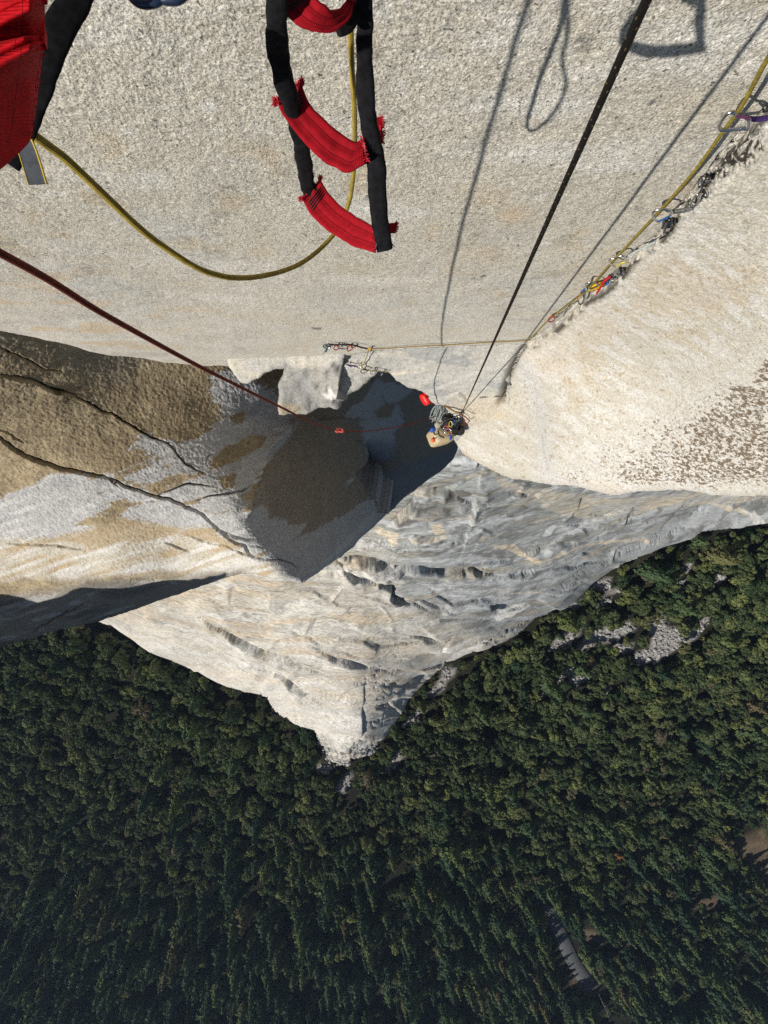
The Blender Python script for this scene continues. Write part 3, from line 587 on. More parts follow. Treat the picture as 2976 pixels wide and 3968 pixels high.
cl_cracks = [(p, 3.0, 1.5, .9, 22, 1, 9) for p in ([(430, 2400), (600, 2470), (760, 2545)], [(520, 2370), (700, 2440), (860, 2525), (980, 2590)], [(760, 2290), (900, 2360), (1050, 2425)], [(640, 2480), (760, 2535), (900, 2605), (1010, 2675)], [(1500, 2400), (1650, 2380), (1800, 2340), (1950, 2290)], [(1350, 2300), (1500, 2330), (1640, 2310)], [(1750, 2200), (1900, 2170), (2100, 2130)], [(1600, 2080), (1750, 2060), (1900, 2030)], [(2100, 2210), (2230, 2150), (2380, 2090)], [(1100, 2430), (1230, 2490), (1400, 2540)], [(1450, 2480), (1600, 2470), (1720, 2440)], [(1000, 2550), (1100, 2620), (1180, 2700)])] + [   # points, groove, depth, lip, fade, side, rough  (metres are big here)
    (S6([(640, 630), (720, 640), (790, 650), (845, 668)]), 6.8, 5.10, 4.00, 44, 1, 5),
    (S6([(700, 690), (820, 690), (940, 690), (1050, 705), (1130, 715), (1250, 700)]), 6.0, 3.74, 3.40, 36, 1, 9),
    (S6([(800, 780), (860, 800), (850, 840), (900, 870), (960, 890)]), 5.2, 4.25, 3.50, 36, 1, 6),
    (S6([(560, 650), (600, 700), (680, 740), (760, 770)]), 4.5, 2.55, 2.50, 36, 1, 8),
    (S6([(-60, 1010), (0, 1050), (90, 1105), (180, 1140), (280, 1165), (385, 1205)]), 5.2, 6.80, 6.50, 44, 1, 7),
    (S6([(490, 1135), (560, 1165), (620, 1180), (720, 1208)]), 4.5, 4.25, 4.50, 36, 1, 6),
    (S6([(120, 1195), (170, 1210), (225, 1240)]), 4.5, 4.25, 4.50, 32, 1, 5),
    (S6([(250, 1245), (300, 1275), (325, 1310), (410, 1368)]), 4.5, 4.25, 4.50, 36, 1, 6),
    (S6([(1000, 870), (1050, 895), (1120, 912)]), 3.0, 2.55, 2.50, 28, 1, 5),
    (S6([(1070, 820), (1095, 830)]), 6.8, 3.40, 2.00, 20, 1, 3),
    (S6([(960, 1055), (1050, 1070), (1120, 1065)]), 3.8, 2.55, 3.00, 28, 1, 5),
    (S6([(600, 1010), (700, 1040), (800, 1060), (900, 1050)]), 3.0, 0.85, 3.00, 48, -1, 5),
    (S6([(1380, 885), (1440, 895), (1520, 890)]), 3.0, 2.55, 2.00, 24, 1, 5),
    (S6([(640, 1370), (600, 1365), (560, 1380)]), 3.0, 1.70, 2.50, 28, 1, 5),
    (S6([(555, 1460), (580, 1480)]), 4.5, 2.55, 2.50, 24, 1, 4), (S6([(430, 1500), (460, 1515)]), 5.2, 3.40, 2.50, 24, 1, 4), (S6([(490, 1580), (525, 1600)]), 4.5, 3.40, 2.00, 20, 1, 4),
    (S6([(700, 1420), (695, 1500), (690, 1560), (640, 1620), (630, 1680)]), 4.5, 2.55, 4.00, 48, 1, 9),
    (S6([(880, 1450), (830, 1410), (870, 1360), (960, 1290), (1060, 1250)]), 5.2, 1.70, 5.00, 40, 1, 9),
    (S7([(410, 1290), (470, 1275), (520, 1265), (575, 1262)]), 6.8, 3.40, 3.20, 36, 1, 7),
    (S7([(580, 1340), (640, 1320), (690, 1330)]), 5.2, 2.55, 3.00, 28, 1, 5), (S7([(770, 1330), (830, 1320)]), 5.2, 2.55, 2.00, 24, 1, 4),
    (S7([(620, 1180), (660, 1188), (700, 1180)]), 3.8, 1.70, 1.80, 24, 1, 4), (S7([(420, 1240), (470, 1190), (495, 1170)]), 3.8, 2.04, 2.20, 32, 1, 5),
    (S7([(715, 1115), (760, 1120), (800, 1118)]), 3.8, 1.70, 1.40, 20, 1, 3), (S7([(240, 970), (290, 968), (335, 974)]), 3.0, 1.19, 1.00, 16, 1, 2),
    (S7([(0, 1420), (40, 1410), (90, 1425)]), 5.2, 3.06, 2.40, 28, 1, 5), (S7([(240, 1430), (290, 1410), (330, 1400)]), 3.8, 2.04, 2.20, 32, 1, 4), (S7([(100, 1620), (170, 1615), (225, 1622)]), 3.0, 1.70, 2.00, 24, 1, 4),
    (S6([(980, 280), (960, 330), (900, 380), (850, 420)]), 3.8, 1.36, 2.00, 36, -1, 6), (S6([(1090, 250), (1160, 260), (1190, 275)]), 6.0, 2.04, 2.00, 28, 1, 5), (S6([(1040, 340), (1120, 330), (1300, 320)]), 3.0, 1.36, 1.50, 32, 1, 5),
    (S6([(1300, 270), (1280, 360), (1250, 480)]), 3.0, 0.51, 1.60, 48, -1, 5), (S6([(1160, 500), (1080, 510), (960, 490), (860, 470)]), 3.0, 1.02, 1.60, 40, -1, 6),
    (S6([(1500, 710), (1560, 690), (1640, 660)]), 4.5, 2.04, 2.20, 32, 1, 5)]
def cl_disp(Q, u, v, h):
    k = h/300.
    r = 5*k*fbm(Q, 1/80., 3, 201)
    # angular slabs: flat facets of two sizes, each tilted its own way
    w = fbm(uv3(u, v), 1/130., 3, 203)*26; cv_ = v+w+(u-1300)**2*.00016; busy = sstep(fbm(Q, 1/55., 3, 211), -.15, .3)
    calm = 1-.55*sstep(v-.25*(u-1000), 2330, 2500)
    for fu, fv, amp, seed_, m_ in ((1/210., 1/62., 1.5, 301, 1.0), (1/85., 1/27., .75, 311, .35+.65*busy), (1/34., 1/13., .28, 321, busy)):
        e, ox, oy, c1, c2, c3 = worley((u+.35*v+w)*fu, cv_*fv, seed_); r += amp*k*m_*calm*(.8*c1+1.1*c2*ox+1.3*c3*oy)*sstep(e, .0, 7*fv)
    r += .10*k*fbm(uv3(u, cv_), (1/20., 1/10., 1), 3, 215)
    # thin fractures that follow the slabs, and cross joints
    fr = np.abs(fbm(uv3(u+w*2, cv_, 3), (1/150., 1/34., 1), 4, 241)); r -= 1.5*k*np.exp(-(fr/.018)**2)*busy
    fr2 = np.abs(fbm(uv3(u+w, v, 6), (1/60., 1/80., 1), 4, 245)); r -= .9*k*np.exp(-(fr2/.02)**2)*busy*sstep(fbm(uv3(u, v), 1/90., 2, 8), 0, .2)
    # broken, bouldery toe
    toe = sstep(v, 2820, 2900); r += toe*2.2*np.abs(fbm(uv3(u, v), 1/22., 4, 219)) - .6*toe
    return r + crack_disp(u, v, cl_cracks, 34, 6.0)*1.1
whites = [S6([(1390, 950), (1440, 915), (1560, 880), (1590, 890), (1500, 945), (1420, 975)]), S6([(1160, 1180), (1200, 1140), (1280, 1090), (1370, 1060), (1330, 1105), (1230, 1160)]), S6([(1050, 1130), (1150, 1090), (1290, 1050), (1220, 1100), (1100, 1150)]), S7([(1530, 1100), (1580, 1095), (1650, 1170), (1600, 1180)]), S6([(500, 430), (520, 420), (530, 440)]), S7([(140, 1670), (240, 1620), (320, 1605), (230, 1665)]), S7([(810, 1412), (880, 1375), (950, 1352), (900, 1385), (830, 1412)])]
creams = [S6([(870, 480), (960, 500), (1100, 505), (1170, 500), (1100, 520), (960, 515)]), S6([(1400, 560), (1500, 560), (1600, 620), (1659, 640), (1640, 650), (1560, 610), (1460, 585)]), S7([(130, 1265), (230, 1290), (330, 1320), (400, 1350), (430, 1355), (400, 1368), (300, 1330), (190, 1290)]), S7([(430, 1350), (500, 1310), (570, 1280), (800, 1262), (1080, 1272), (900, 1275), (620, 1285), (510, 1325)]), S7([(1330, 1065), (1450, 1070), (1530, 1095), (1560, 1130), (1440, 1088)]), S7([(130, 1510), (260, 1535), (430, 1530), (300, 1548)]), S7([(88, 1385), (95, 1380), (130, 1445), (122, 1445)]), S6([(700, 440), (900, 470), (880, 560), (760, 470)]), S6([(1060, 430), (1110, 420), (1160, 480), (1090, 480)])]
def cl_col(Q, u, v, d):
    w = fbm(uv3(u, v), 1/120., 3, 221)*30
    s1 = fbm(np.stack([u+w, v+w*.6+(u-1300)**2*.00016, u*0], -1), (1/230., 1/17., 1), 5, 223)
    s2 = fbm(np.stack([u+w, v+w*.6+(u-1300)**2*.00016, u*0+4], -1), (1/90., 1/9., 1), 4, 227)
    n1 = fbm(Q, 1/45., 4, 229); n2 = fbm(Q, 1/12., 4, 231)
    aa, bb = ab(u, v); th = np.arctan2(aa, -bb-.02)
    vert = fbm(np.stack([th*40, np.hypot(aa, bb)*3, u*0], -1), 1, 4, 233)          # water streaks fall straight down
    C = np.zeros(u.shape+(3,)) + np.array((.455, .425, .365))
    C = mixc(C, (.53, .515, .48), sstep(s1+.3*n2, -.1, .35)*.85)
    C = mixc(C, (.46, .375, .27), sstep(-s1+.4*n1, .05, .4)*.65)
    C = mixc(C, (.36, .35, .325), sstep(s2+.4*n2, .15, .5)*.6)
    C = mixc(C, (.42, .36, .28), sstep(vert, .15, .5)*.35*sstep(v, 2200, 2500))
    C = mixc(C, (.54, .53, .505), sstep(v+.3*np.abs(u-1300), 2500, 2800)*.45)
    # slabs differ in tone
    w2 = fbm(uv3(u, v), 1/130., 3, 203)*26; cv_ = v+w2+(u-1300)**2*.00016
    _, _, _, k1, k2, _ = worley((u+.35*v+w2)/85., cv_/27., 311); _, _, _, k3, k4, _ = worley((u+.35*v+w2)/210., cv_/62., 301)
    pt = .45*fbm(uv3(u+w*2, v+w+(u-1300)**2*.00016, 12), (1/120., 1/28., 1), 5, 251, .6)+.22*k1+.12*k3
    C = C*(1+.10*k2+.08*k4)[..., None]
    # grey diorite on the right
    gm = sstep(u-1380+.95*(2230-v)*0+.0*v+120*n1-sstep(v, 2250, 2600)*620, -120, 260)
    gm *= sstep(2600-v+.15*(u-1600), -80, 160)
    G = np.zeros(u.shape+(3,)) + np.array((.265, .285, .29))
    G = mixc(G, (.40, .42, .435), sstep(s1+.4*n2, -.05, .35)*.8); G = mixc(G, (.14, .145, .145), sstep(s2+.6*n2-.2*s1, .12, .5)*.75); G = mixc(G, (.37, .33, .26), sstep(-s1+.4*n1, .15, .5)*.6)
    G = mixc(G, (.125, .125, .12), sstep(pt, .24, .30)*.7); G = mixc(G, (.47, .49, .50), sstep(-pt, .26, .33)*.6)
    C = mixc(C, (.33, .315, .285), sstep(pt, .28, .34)*.55)
    G = G*(1+.16*k2+.12*k4)[..., None]
    C = C*(1-gm[..., None]*.93) + G*gm[..., None]*.93
    tanb = pmask(u, v, S7([(160, 880), (300, 935), (600, 965), (760, 1020), (960, 1000), (1280, 990), (1400, 1020), (1700, 1025), (1700, 1040), (1350, 1062), (1050, 1090), (850, 1110), (700, 1138), (600, 1120), (500, 1085), (420, 1050), (350, 1000), (200, 930)]), 8, 12, 1/60., 60)
    T = np.zeros(u.shape+(3,)) + np.array((.42, .39, .33)); T = mixc(T, (.52, .45, .34), sstep(s2+.5*n1, 0, .4)*.8); T = mixc(T, (.36, .37, .37), sstep(-s2+.4*n1, .0, .4)*.7)
    C = C*(1-tanb[..., None]*.85) + T*tanb[..., None]*.85
    for i, p in enumerate(creams): C = mixc(C, (.58, .50, .38), pmask(u, v, p, 4, 9, 1/22., 70+i)*.8)
    for i, p in enumerate(whites): C = mixc(C, (.66, .65, .62), pmask(u, v, p, 4, 9, 1/22., 80+i)*.9)
    # brushy ledges at the toe and along the long roof
    toe = sstep(v, 2835, 2910)*sstep(fbm(Q, 1/6., 3, 240), .05, .25); C = mixc(C, (.06, .055, .03), toe*.8)
    for p in (S6([(-60, 1005), (0, 1045), (90, 1100), (180, 1138)]),):
        dd, _ = seg_dist(u, v, p); C = mixc(C, (.06, .06, .03), np.exp(-(dd/12)**2)*sstep(vn(uv3(u, v)/8., 4), .0, .3)*.8)
    return C
cl_mat = rock_material('granite_cliff', .8, .6, .35, .7, stretch=(.7, .7, 1.4), dark=.6, speck=.3, flecks=(.16, .42))
cl_poly = [(-100, 2200), (300, 2150), (900, 2000), (1300, 1900), (1600, 1700), (3800, 1700)] + list(map(tuple, wobble(cl_low[::-1], 7, 16, 15)))
patch('granite_cliff', axis(190, 3016, 3.5, None, 3700, 1.3), axis(1690, 2985, 3.5), cl_h, cl_poly, cl_disp, cl_col, cl_mat,
      skirt=[(0, 2, -6), (0, 8, -25), (0, 40, -90)], roll=(26, .012), step=3.5)
# =================================================================== VALLEY
SA = lambda l: Z(l, 1776, 2000, 1200/1659.)
SB = lambda l: Z(l, 1776, 2968, 1200/1659.)
scree = [SA(l) for l in ([(1050, 560), (1090, 500), (1105, 590), (1250, 615), (1330, 530), (1355, 535), (1265, 660), (1180, 700), (1090, 765), (1000, 805), (930, 790), (950, 740), (1020, 710)], [(680, 640), (800, 600), (930, 555), (955, 600), (860, 650), (760, 685), (700, 695), (660, 745), (645, 740)],
        [(530, 630), (660, 590), (640, 640), (560, 705), (480, 720)], [(435, 965), (500, 880), (535, 815), (610, 775), (700, 870), (620, 915), (560, 860), (500, 930)], [(715, 370), (790, 335), (875, 410), (800, 405)], [(585, 470), (655, 460), (625, 505)], [(735, 475), (800, 430), (815, 455), (750, 505)], [(1155, 375), (1235, 245), (1258, 265), (1185, 375)], [(1350, 375), (1410, 315), (1435, 330), (1390, 375)], [(475, 1300), (540, 1265), (565, 1300), (510, 1335)], [(770, 930), (800, 900), (815, 925), (790, 945)], [(840, 690), (920, 690), (930, 730), (880, 740)])]
scree += [S6(l) for l in ([(1045, 1385), (1155, 1215), (1190, 1240), (1135, 1335), (1085, 1380)], [(905, 1545), (1000, 1450), (1045, 1440), (965, 1530)], [(795, 1790), (880, 1675), (930, 1690), (845, 1780)], [(530, 1895), (620, 1795), (645, 1830), (600, 1890)], [(470, 1745), (540, 1755), (520, 1800), (460, 1790)], [(1060, 1640), (1150, 1650), (1160, 1700), (1080, 1690)])]
meadow = [SB(l) for l in ([(1430, 420), (1640, 330), (1700, 400), (1700, 720), (1620, 600), (1540, 500)], [(640, 870), (780, 900), (790, 960), (680, 950)], [(890, 890), (1010, 880), (1020, 960), (920, 960)], [(950, 1150), (1110, 1120), (1120, 1200), (970, 1220)], [(1190, 710), (1420, 700), (1430, 770), (1240, 760)], [(560, 1150), (700, 1050), (790, 1120), (700, 1230), (620, 1180)], [(90, 1210), (160, 1200), (150, 1382), (90, 1382)], [(480, 1240), (550, 1195), (540, 1240)], [(1000, 700), (1080, 660), (1090, 720)], [(820, 560), (880, 550), (860, 620)], [(1100, 560), (1160, 560), (1150, 640)])]
road_l = [SB(l) for l in ([(470, 740), (500, 810), (530, 870), (562, 935), (592, 1000), (625, 1065), (670, 1130), (720, 1190)],)]
def gp(u, v):
    h = ground_h(np.array(u*1.), np.array(v*1.)); return P(np.array(u*1.), np.array(v*1.), h)
# ---- ground sheet
gx = axis(-560, 620, 4.0, -6000, 6000, 1.25); gyy = axis(-760, 20, 4.0, -7000, 2500, 1.25)
X, Y = np.meshgrid(gx, gyy); Q = np.stack([X, Y, np.maximum(gz(X, Y), GZ0-8)], -1); Q[..., 2] = np.where(Y > 60, np.minimum(Q[..., 2], gz(X, np.full_like(Y, 60.))), Q[..., 2])
U, V = px(Q); vis = (U > -300) & (U < 3300) & (V > 1900) & (V < 4300) & (Y > -760)
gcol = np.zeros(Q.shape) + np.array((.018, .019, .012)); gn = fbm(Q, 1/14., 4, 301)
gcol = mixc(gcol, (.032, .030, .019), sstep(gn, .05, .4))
mk = np.zeros(U.shape)
for p in scree: mk = np.maximum(mk, np.where(vis, pmask(U, V, p, 10, 22, 1/25., 4), 0))
gcol = mixc(gcol, (.33, .31, .29), mk*.9)
mm = np.zeros(U.shape)
for p in meadow: mm = np.maximum(mm, np.where(vis, pmask(U, V, p, 14, 14, 1/30., 4), 0))
gcol = mixc(gcol, (.17, .13, .085), mm*(.55+.45*sstep(gn, -.2, .3)))
i = np.arange(X.size).reshape(X.shape); f = np.stack([i[:-1, :-1], i[:-1, 1:], i[1:, 1:], i[1:, :-1]], -1).reshape(-1, 4)
gm_, t_, b_ = nodes('forest_floor'); at_ = N(t_, 'ShaderNodeAttribute', attribute_name='tint'); nz_ = N(t_, 'ShaderNodeTexNoise', i_Scale=.8, i_Detail=5.0); tc_ = N(t_, 'ShaderNodeTexCoord'); t_.links.new(tc_.outputs['Object'], nz_.inputs['Vector'])
t_.links.new(mixn(t_, at_.outputs['Color'], ramp(t_, nz_.outputs[0], [(.3, .55), (.7, 1.35)]).outputs[0], 1.0, 'MULTIPLY'), b_.inputs['Base Color']); b_.inputs['Roughness'].default_value = 1; b_.inputs['Specular IOR Level'].default_value = .1
tag(mesh_obj('ground', Q.reshape(-1, 3), f, gm_, None, True, gcol.reshape(-1, 3)), kind='structure')
# ---- the valley road that shows through the trees
def road():
    pts = np.array([gp(*p) for p in road_l[0]]); xs = np.linspace(0, len(pts)-1, 40); C = np.stack([np.interp(xs, range(len(pts)), pts[:, k]) for k in range(3)], -1)
    T = np.gradient(C, axis=0); S = np.stack([-T[:, 1], T[:, 0], T[:, 0]*0], -1); S /= np.linalg.norm(S, axis=1, keepdims=True)
    rows = []
    for o in (-7.5, -6.8, 0, 6.8, 7.5): q = C+S*o; q[:, 2] = gz(q[:, 0], q[:, 1])+(.9 if abs(o) < 7 else .2); rows.append(q)
    G = np.array(rows); i = np.arange(5*40).reshape(5, 40); f = np.stack([i[:-1, :-1], i[:-1, 1:], i[1:, 1:], i[1:, :-1]], -1).reshape(-1, 4)
    tag(mesh_obj('road', G.reshape(-1, 3), f, plain('worn_asphalt', (.075, .08, .085), .9, 0, .2, .3), None, True), kind='structure')
road()

# ---- tree shapes
def leafy(points, normals, size, rng, jit=.9):
    "a loose quad of foliage at each point"
    n = len(points); nn = normals + jit*rng.normal(size=(n, 3)); nn /= np.linalg.norm(nn, axis=1, keepdims=True)
    a = np.cross(nn, rng.normal(size=(n, 3))); a /= np.linalg.norm(a, axis=1, keepdims=True)+1e-9; b = np.cross(nn, a)
    s = (size*(.6+.8*rng.random(n)))[:, None] if np.ndim(size) else (size*(.6+.8*rng.random(n)))[:, None]
    q = np.stack([points-a*s-b*s*.7, points+a*s-b*s*.55, points+a*s*.9+b*s*.7, points-a*s*.8+b*s*.6], 1)
    return q
def quads_mesh(q):
    co = q.reshape(-1, 3); f = np.arange(len(co)).reshape(-1, 4); return co, f
def oak_crown(seed):
    r = np.random.default_rng(seed); Q = []; nl = 9+seed % 5; sx_, sy_ = .8+.5*r.random(), .8+.5*r.random()
    for k in range(nl):
        d = r.normal(size=3); d[2] = abs(d[2])*.7+.1; d /= np.linalg.norm(d); rad = .35+.75*r.random()
        c = np.array((d[0]*3.4*rad*sx_, d[1]*3.4*rad*sy_, 4.6+d[2]*3.2*rad)); s = (.9+1.1*r.random())*(1.15 if k < 3 else .85); n = int(72*s*s)
        d = r.normal(size=(n, 3)); d /= np.linalg.norm(d, axis=1, keepdims=True); d[:, 2] = np.where(d[:, 2] < -.4, -d[:, 2], d[:, 2]); sq = np.array((1+.3*r.normal(), 1+.3*r.normal(), .85))
        Q.append(leafy(c+d*s*sq*(.74+.34*r.random((n, 1))), d, .43, r, .42))
    return quads_mesh(np.concatenate(Q))
def conifer_crown(seed, H=30., R=3.9, bare=.12, fill=1.0):
    r = np.random.default_rng(seed); Q = []; nw = 12
    for k in range(nw):
        t = k/(nw-1); z = H*(bare+(1-bare)*t)*.985; R0 = R*(1-t**1.7)*(.7+.5*r.random())+.5; nb = 9 if t < .7 else 6
        for j in range(nb):
            a = 6.283*(j+r.random()*.9)/nb+k; L = R0*(.45+.75*r.random()); bz = r.normal()*.6
            for s in (.3, .6, .85, 1.05):
                p = np.array((math.cos(a)*L*s, math.sin(a)*L*s, z+bz-.30*L*s*s)); d = np.array((math.cos(a)*.8, math.sin(a)*.8, .65))
                Q.append(leafy(p[None]+r.normal(size=(3, 3))*.35, np.repeat(d[None], 3, 0), 1.05*(1-.2*s)*(.6+.45*(1-t)), r, .38))
    return quads_mesh(np.concatenate(Q))
def trunk_mesh(H, r0, seed, limbs=5, top=.2):
    r = np.random.default_rng(seed); co = []; f = []
    def tube(pts, rad, n=7):
        b = len(co)
        for (p, q) in zip(pts, rad):
            for k in range(n): an = 6.283*k/n; co.append((p[0]+math.cos(an)*q, p[1]+math.sin(an)*q, p[2]))
        for j in range(len(pts)-1):
            for k in range(n): f.append((b+j*n+k, b+j*n+(k+1) % n, b+(j+1)*n+(k+1) % n, b+(j+1)*n+k))
    pts = [(r.normal()*.05*k, r.normal()*.05*k, H*k/6.-1.0*(k == 0)) for k in range(7)]
    tube(pts, [r0*(1.25 if k == 0 else 1)*(1-(1-top)*k/6.) for k in range(7)])
    for k in range(limbs):
        a = 6.283*k/limbs+r.random(); z = H*(.45+.4*r.random()); L = 1.6+1.6*r.random()
        tube([(0, 0, z), (math.cos(a)*L*.5, math.sin(a)*L*.5, z+L*.45), (math.cos(a)*L, math.sin(a)*L, z+L*.8)], [r0*.45, r0*.3, r0*.12], 5)
    return np.array(co), f
def leaf_material(name, stops, bright=1.12):
    m, t, b = nodes(name); oi = N(t, 'ShaderNodeObjectInfo'); tc = N(t, 'ShaderNodeTexCoord')
    n = N(t, 'ShaderNodeTexNoise', i_Scale=.9, i_Detail=3.0, i_Roughness=.7); t.links.new(tc.outputs['Object'], n.inputs['Vector'])
    r = ramp(t, oi.outputs['Random'], stops)
    c = mixn(t, r.outputs[0], ramp(t, n.outputs[0], [(.3, .55*bright), (.7, 1.45*bright)]).outputs[0], 1.0, 'MULTIPLY')
    t.links.new(c, b.inputs['Base Color']); b.inputs['Roughness'].default_value = .75; b.inputs['Specular IOR Level'].default_value = .12
    tr = N(t, 'ShaderNodeBsdfTranslucent'); t.links.new(c, tr.inputs[0]); mx = N(t, 'ShaderNodeMixShader', i_0=.22)
    o = [x for x in t.nodes if x.type == 'OUTPUT_MATERIAL'][0]; t.links.new(b.outputs[0], mx.inputs[1]); t.links.new(tr.outputs[0], mx.inputs[2]); t.links.new(mx.outputs[0], o.inputs[0])
    return m
oak_leaf = leaf_material('oak_leaves', [(0, (.038, .062, .028)), (.3, (.064, .092, .038)), (.6, (.086, .110, .046)), (.85, (.120, .140, .056)), (.95, (.155, .180, .060)), (1, (.118, .100, .065))])
fir_leaf = leaf_material('fir_needles', [(0, (.030, .060, .036)), (.4, (.052, .090, .044)), (.75, (.078, .116, .048)), (.93, (.120, .150, .050)), (1, (.14, .115, .06))])
rust_leaf = leaf_material('autumn_leaves', [(0, (.24, .13, .045)), (1, (.30, .16, .05))]); gold_leaf = leaf_material('golden_leaves', [(0, (.42, .28, .05)), (1, (.45, .30, .06))])
bark = plain('bark', (.075, .055, .04), .95, 0, .3, 2.0); deadwood = plain('dead_wood', (.36, .34, .33), .9, 0, .2, 2.0)
def mk(name, cf, mat): o = mesh_obj(name, cf[0], cf[1], mat, None, False); COL.objects.unlink(o); return o.data, o
OAK = [(mk('oak_crown', oak_crown(400+k), oak_leaf), mk('oak_trunk', trunk_mesh(5.6, .33, 420+k), bark)) for k in range(6)]
FIR = [(mk('conifer_crown', conifer_crown(440+k, (20, 24, 17, 22)[k], (7.0, 6.6, 7.2, 7.8)[k]), fir_leaf), mk('conifer_trunk', trunk_mesh(15, .42, 460+k, 0, .1), bark)) for k in range(4)]

# ---- where the trees stand
rt = np.random.default_rng(99); pts = []
sx = 7.0; ys = np.arange(-770, 45, sx*.87)
for j, y in enumerate(ys):
    xs = np.arange(-520, 640, sx) + (sx/2 if j % 2 else 0); pts.append(np.stack([xs+rt.normal(size=len(xs))*2.3, y+rt.normal(size=len(xs))*2.3], -1))
pts = np.concatenate(pts); zz = gz(pts[:, 0], pts[:, 1]); T = np.concatenate([pts, zz[:, None]], 1); U, V = px(T)
k = (U > -90) & (U < 3066) & (V > 1950) & (V < 4060); T, U, V = T[k], U[k], V[k]
clo = [(-400, 2100)] + cl_low + [(3800, 1500), (-400, 1500)]; sdc = sdf(U, V, clo)
ok = sdc < -3
_g = np.linalg.norm(T[:, :2], axis=1)/-T[:, 2]; tops = [(U, V)] + [px(T+np.array((0, 0, q))) for q in (6., 13.)]
for p in scree: ok &= (np.max([sdf(a, b, p)+9*fbm(uv3(U, V), 1/30., 2, 6) for a, b in tops[:2]], axis=0) < -7) | (rt.random(len(U)) < .04)
for p in meadow: ok &= (np.max([sdf(a, b, p) for a, b in tops], axis=0) < 0) | (rt.random(len(U)) < .10)
for p in road_l: ok &= np.min([seg_dist(a, b, p)[0] for a, b in tops], axis=0) > 42
br = sstep(U*.6+V, 4750, 5300)*sstep(V, 3300, 3600); ok &= rt.random(len(U)) > .30*br       # the woods thin out near the meadow
bush = fbm(T, 1/19., 3, 310); ok &= ~((bush > .12) & (rt.random(len(U)) < .22+.8*np.clip(bush, 0, 1)))
T, U, V, sdc = T[ok], U[ok], V[ok], sdc[ok]
fir = (np.maximum(sstep(V-.05*np.abs(U-1400)+240*fbm(T, 1/60., 3, 312), 2950, 3650)*.92, .10+.16*sstep(fbm(T, 1/40., 3, 318), 0, .4)) > rt.random(len(U)))
thin = rt.random(len(U)); keep = ~fir | (thin < .36); T, U, V, fir, sdc = T[keep], U[keep], V[keep], fir[keep], sdc[keep]
n = len(T); rot = rt.random(n)*6.283; var = np.where(fir, rt.integers(0, 4, n), rt.integers(0, 6, n)); big = fbm(T, 1/45., 2, 316)
sc_ = np.where(fir, (.5+1.0*rt.random(n))*(1+.3*big), (.75+1.2*rt.random(n)**1.5)*(1+.45*big)); sc_ = np.where(sdc > -40, sc_*.7, sc_)
asp = .8+.45*rt.random(n); tal = .8+.4*rt.random(n); dist = np.linalg.norm(T, axis=1); rad = np.hypot(T[:, 0], T[:, 1])/dist
size = np.where(fir, sc_*np.maximum(8, 21*rad), sc_*np.maximum(8, 8.5*rad))*FOC/dist
hid = inside(U, V, bt_poly) | inside(U, V, rw_poly)
zones = [('between the scree and the right edge', lambda u, v: u > 2680 and v < 2750), ('among the patches of scree', lambda u, v: u > 2050 and 2330 < v < 2700), ('close under the grey right flank of the cliff', lambda u, v: u > 1650 and v < 2750), ('at the far left under the shaded buttress', lambda u, v: u < 480 and v < 2850), ('close under the sunlit left edge of the cliff', lambda u, v: u < 1250 and v < 2850),
         ('just below the toe of the cliff', lambda u, v: 1000 < u < 1750 and v < 3250), ('in the middle of the slope left of the toe', lambda u, v: u <= 1000 and v < 3250), ('in the middle of the slope right of the toe', lambda u, v: v < 3250), ('in the lower left corner', lambda u, v: u < 700), ('along the bottom left of the middle', lambda u, v: u < 1500), ('left of the road', lambda u, v: u < 2130), ('around the rust-orange and golden trees', lambda u, v: v < 3620), ('below and right of the road', lambda u, v: True)]
def zone(u, v):
    for z, fn in zones:
        if fn(u, v): return z
solo = np.zeros(n, bool)
for is_fir, word, parts, desc in ((False, 'oak_tree', OAK, '%s dark green oak %s'), (True, 'conifer_tree', FIR, '%s dark green conifer %s')):
    cand = np.where((fir == is_fir) & (U > 5) & (U < PW-5) & (V < PH-5) & ~hid)[0]; cand = cand[np.argsort(-size[cand])][:300]; solo[cand] = True
    for c in cand:
        (cm, _), (tm, _) = parts[var[c]]; zn = zone(U[c], V[c])
        sw = ('broad' if sc_[c] > 1.55 else 'round' if sc_[c] > 1.25 else 'small round') if not is_fir else ('tall pointed' if sc_[c]*tal[c] > 1.25 else 'pointed' if sc_[c]*tal[c] > .95 else 'short pointed')
        e = empty(word, T[c], desc % (sw, zn), 'tree', sw+' '+word.replace('_', ' ')+'s '+zn); e.rotation_euler.z = rot[c]; e.scale = (float(sc_[c]*asp[c]), float(sc_[c]/asp[c]), float(sc_[c]*tal[c]))
        for nm, me in (('crown', cm), ('trunk', tm)): o = bpy.data.objects.new(nm, me); COL.objects.link(o); o.parent = e
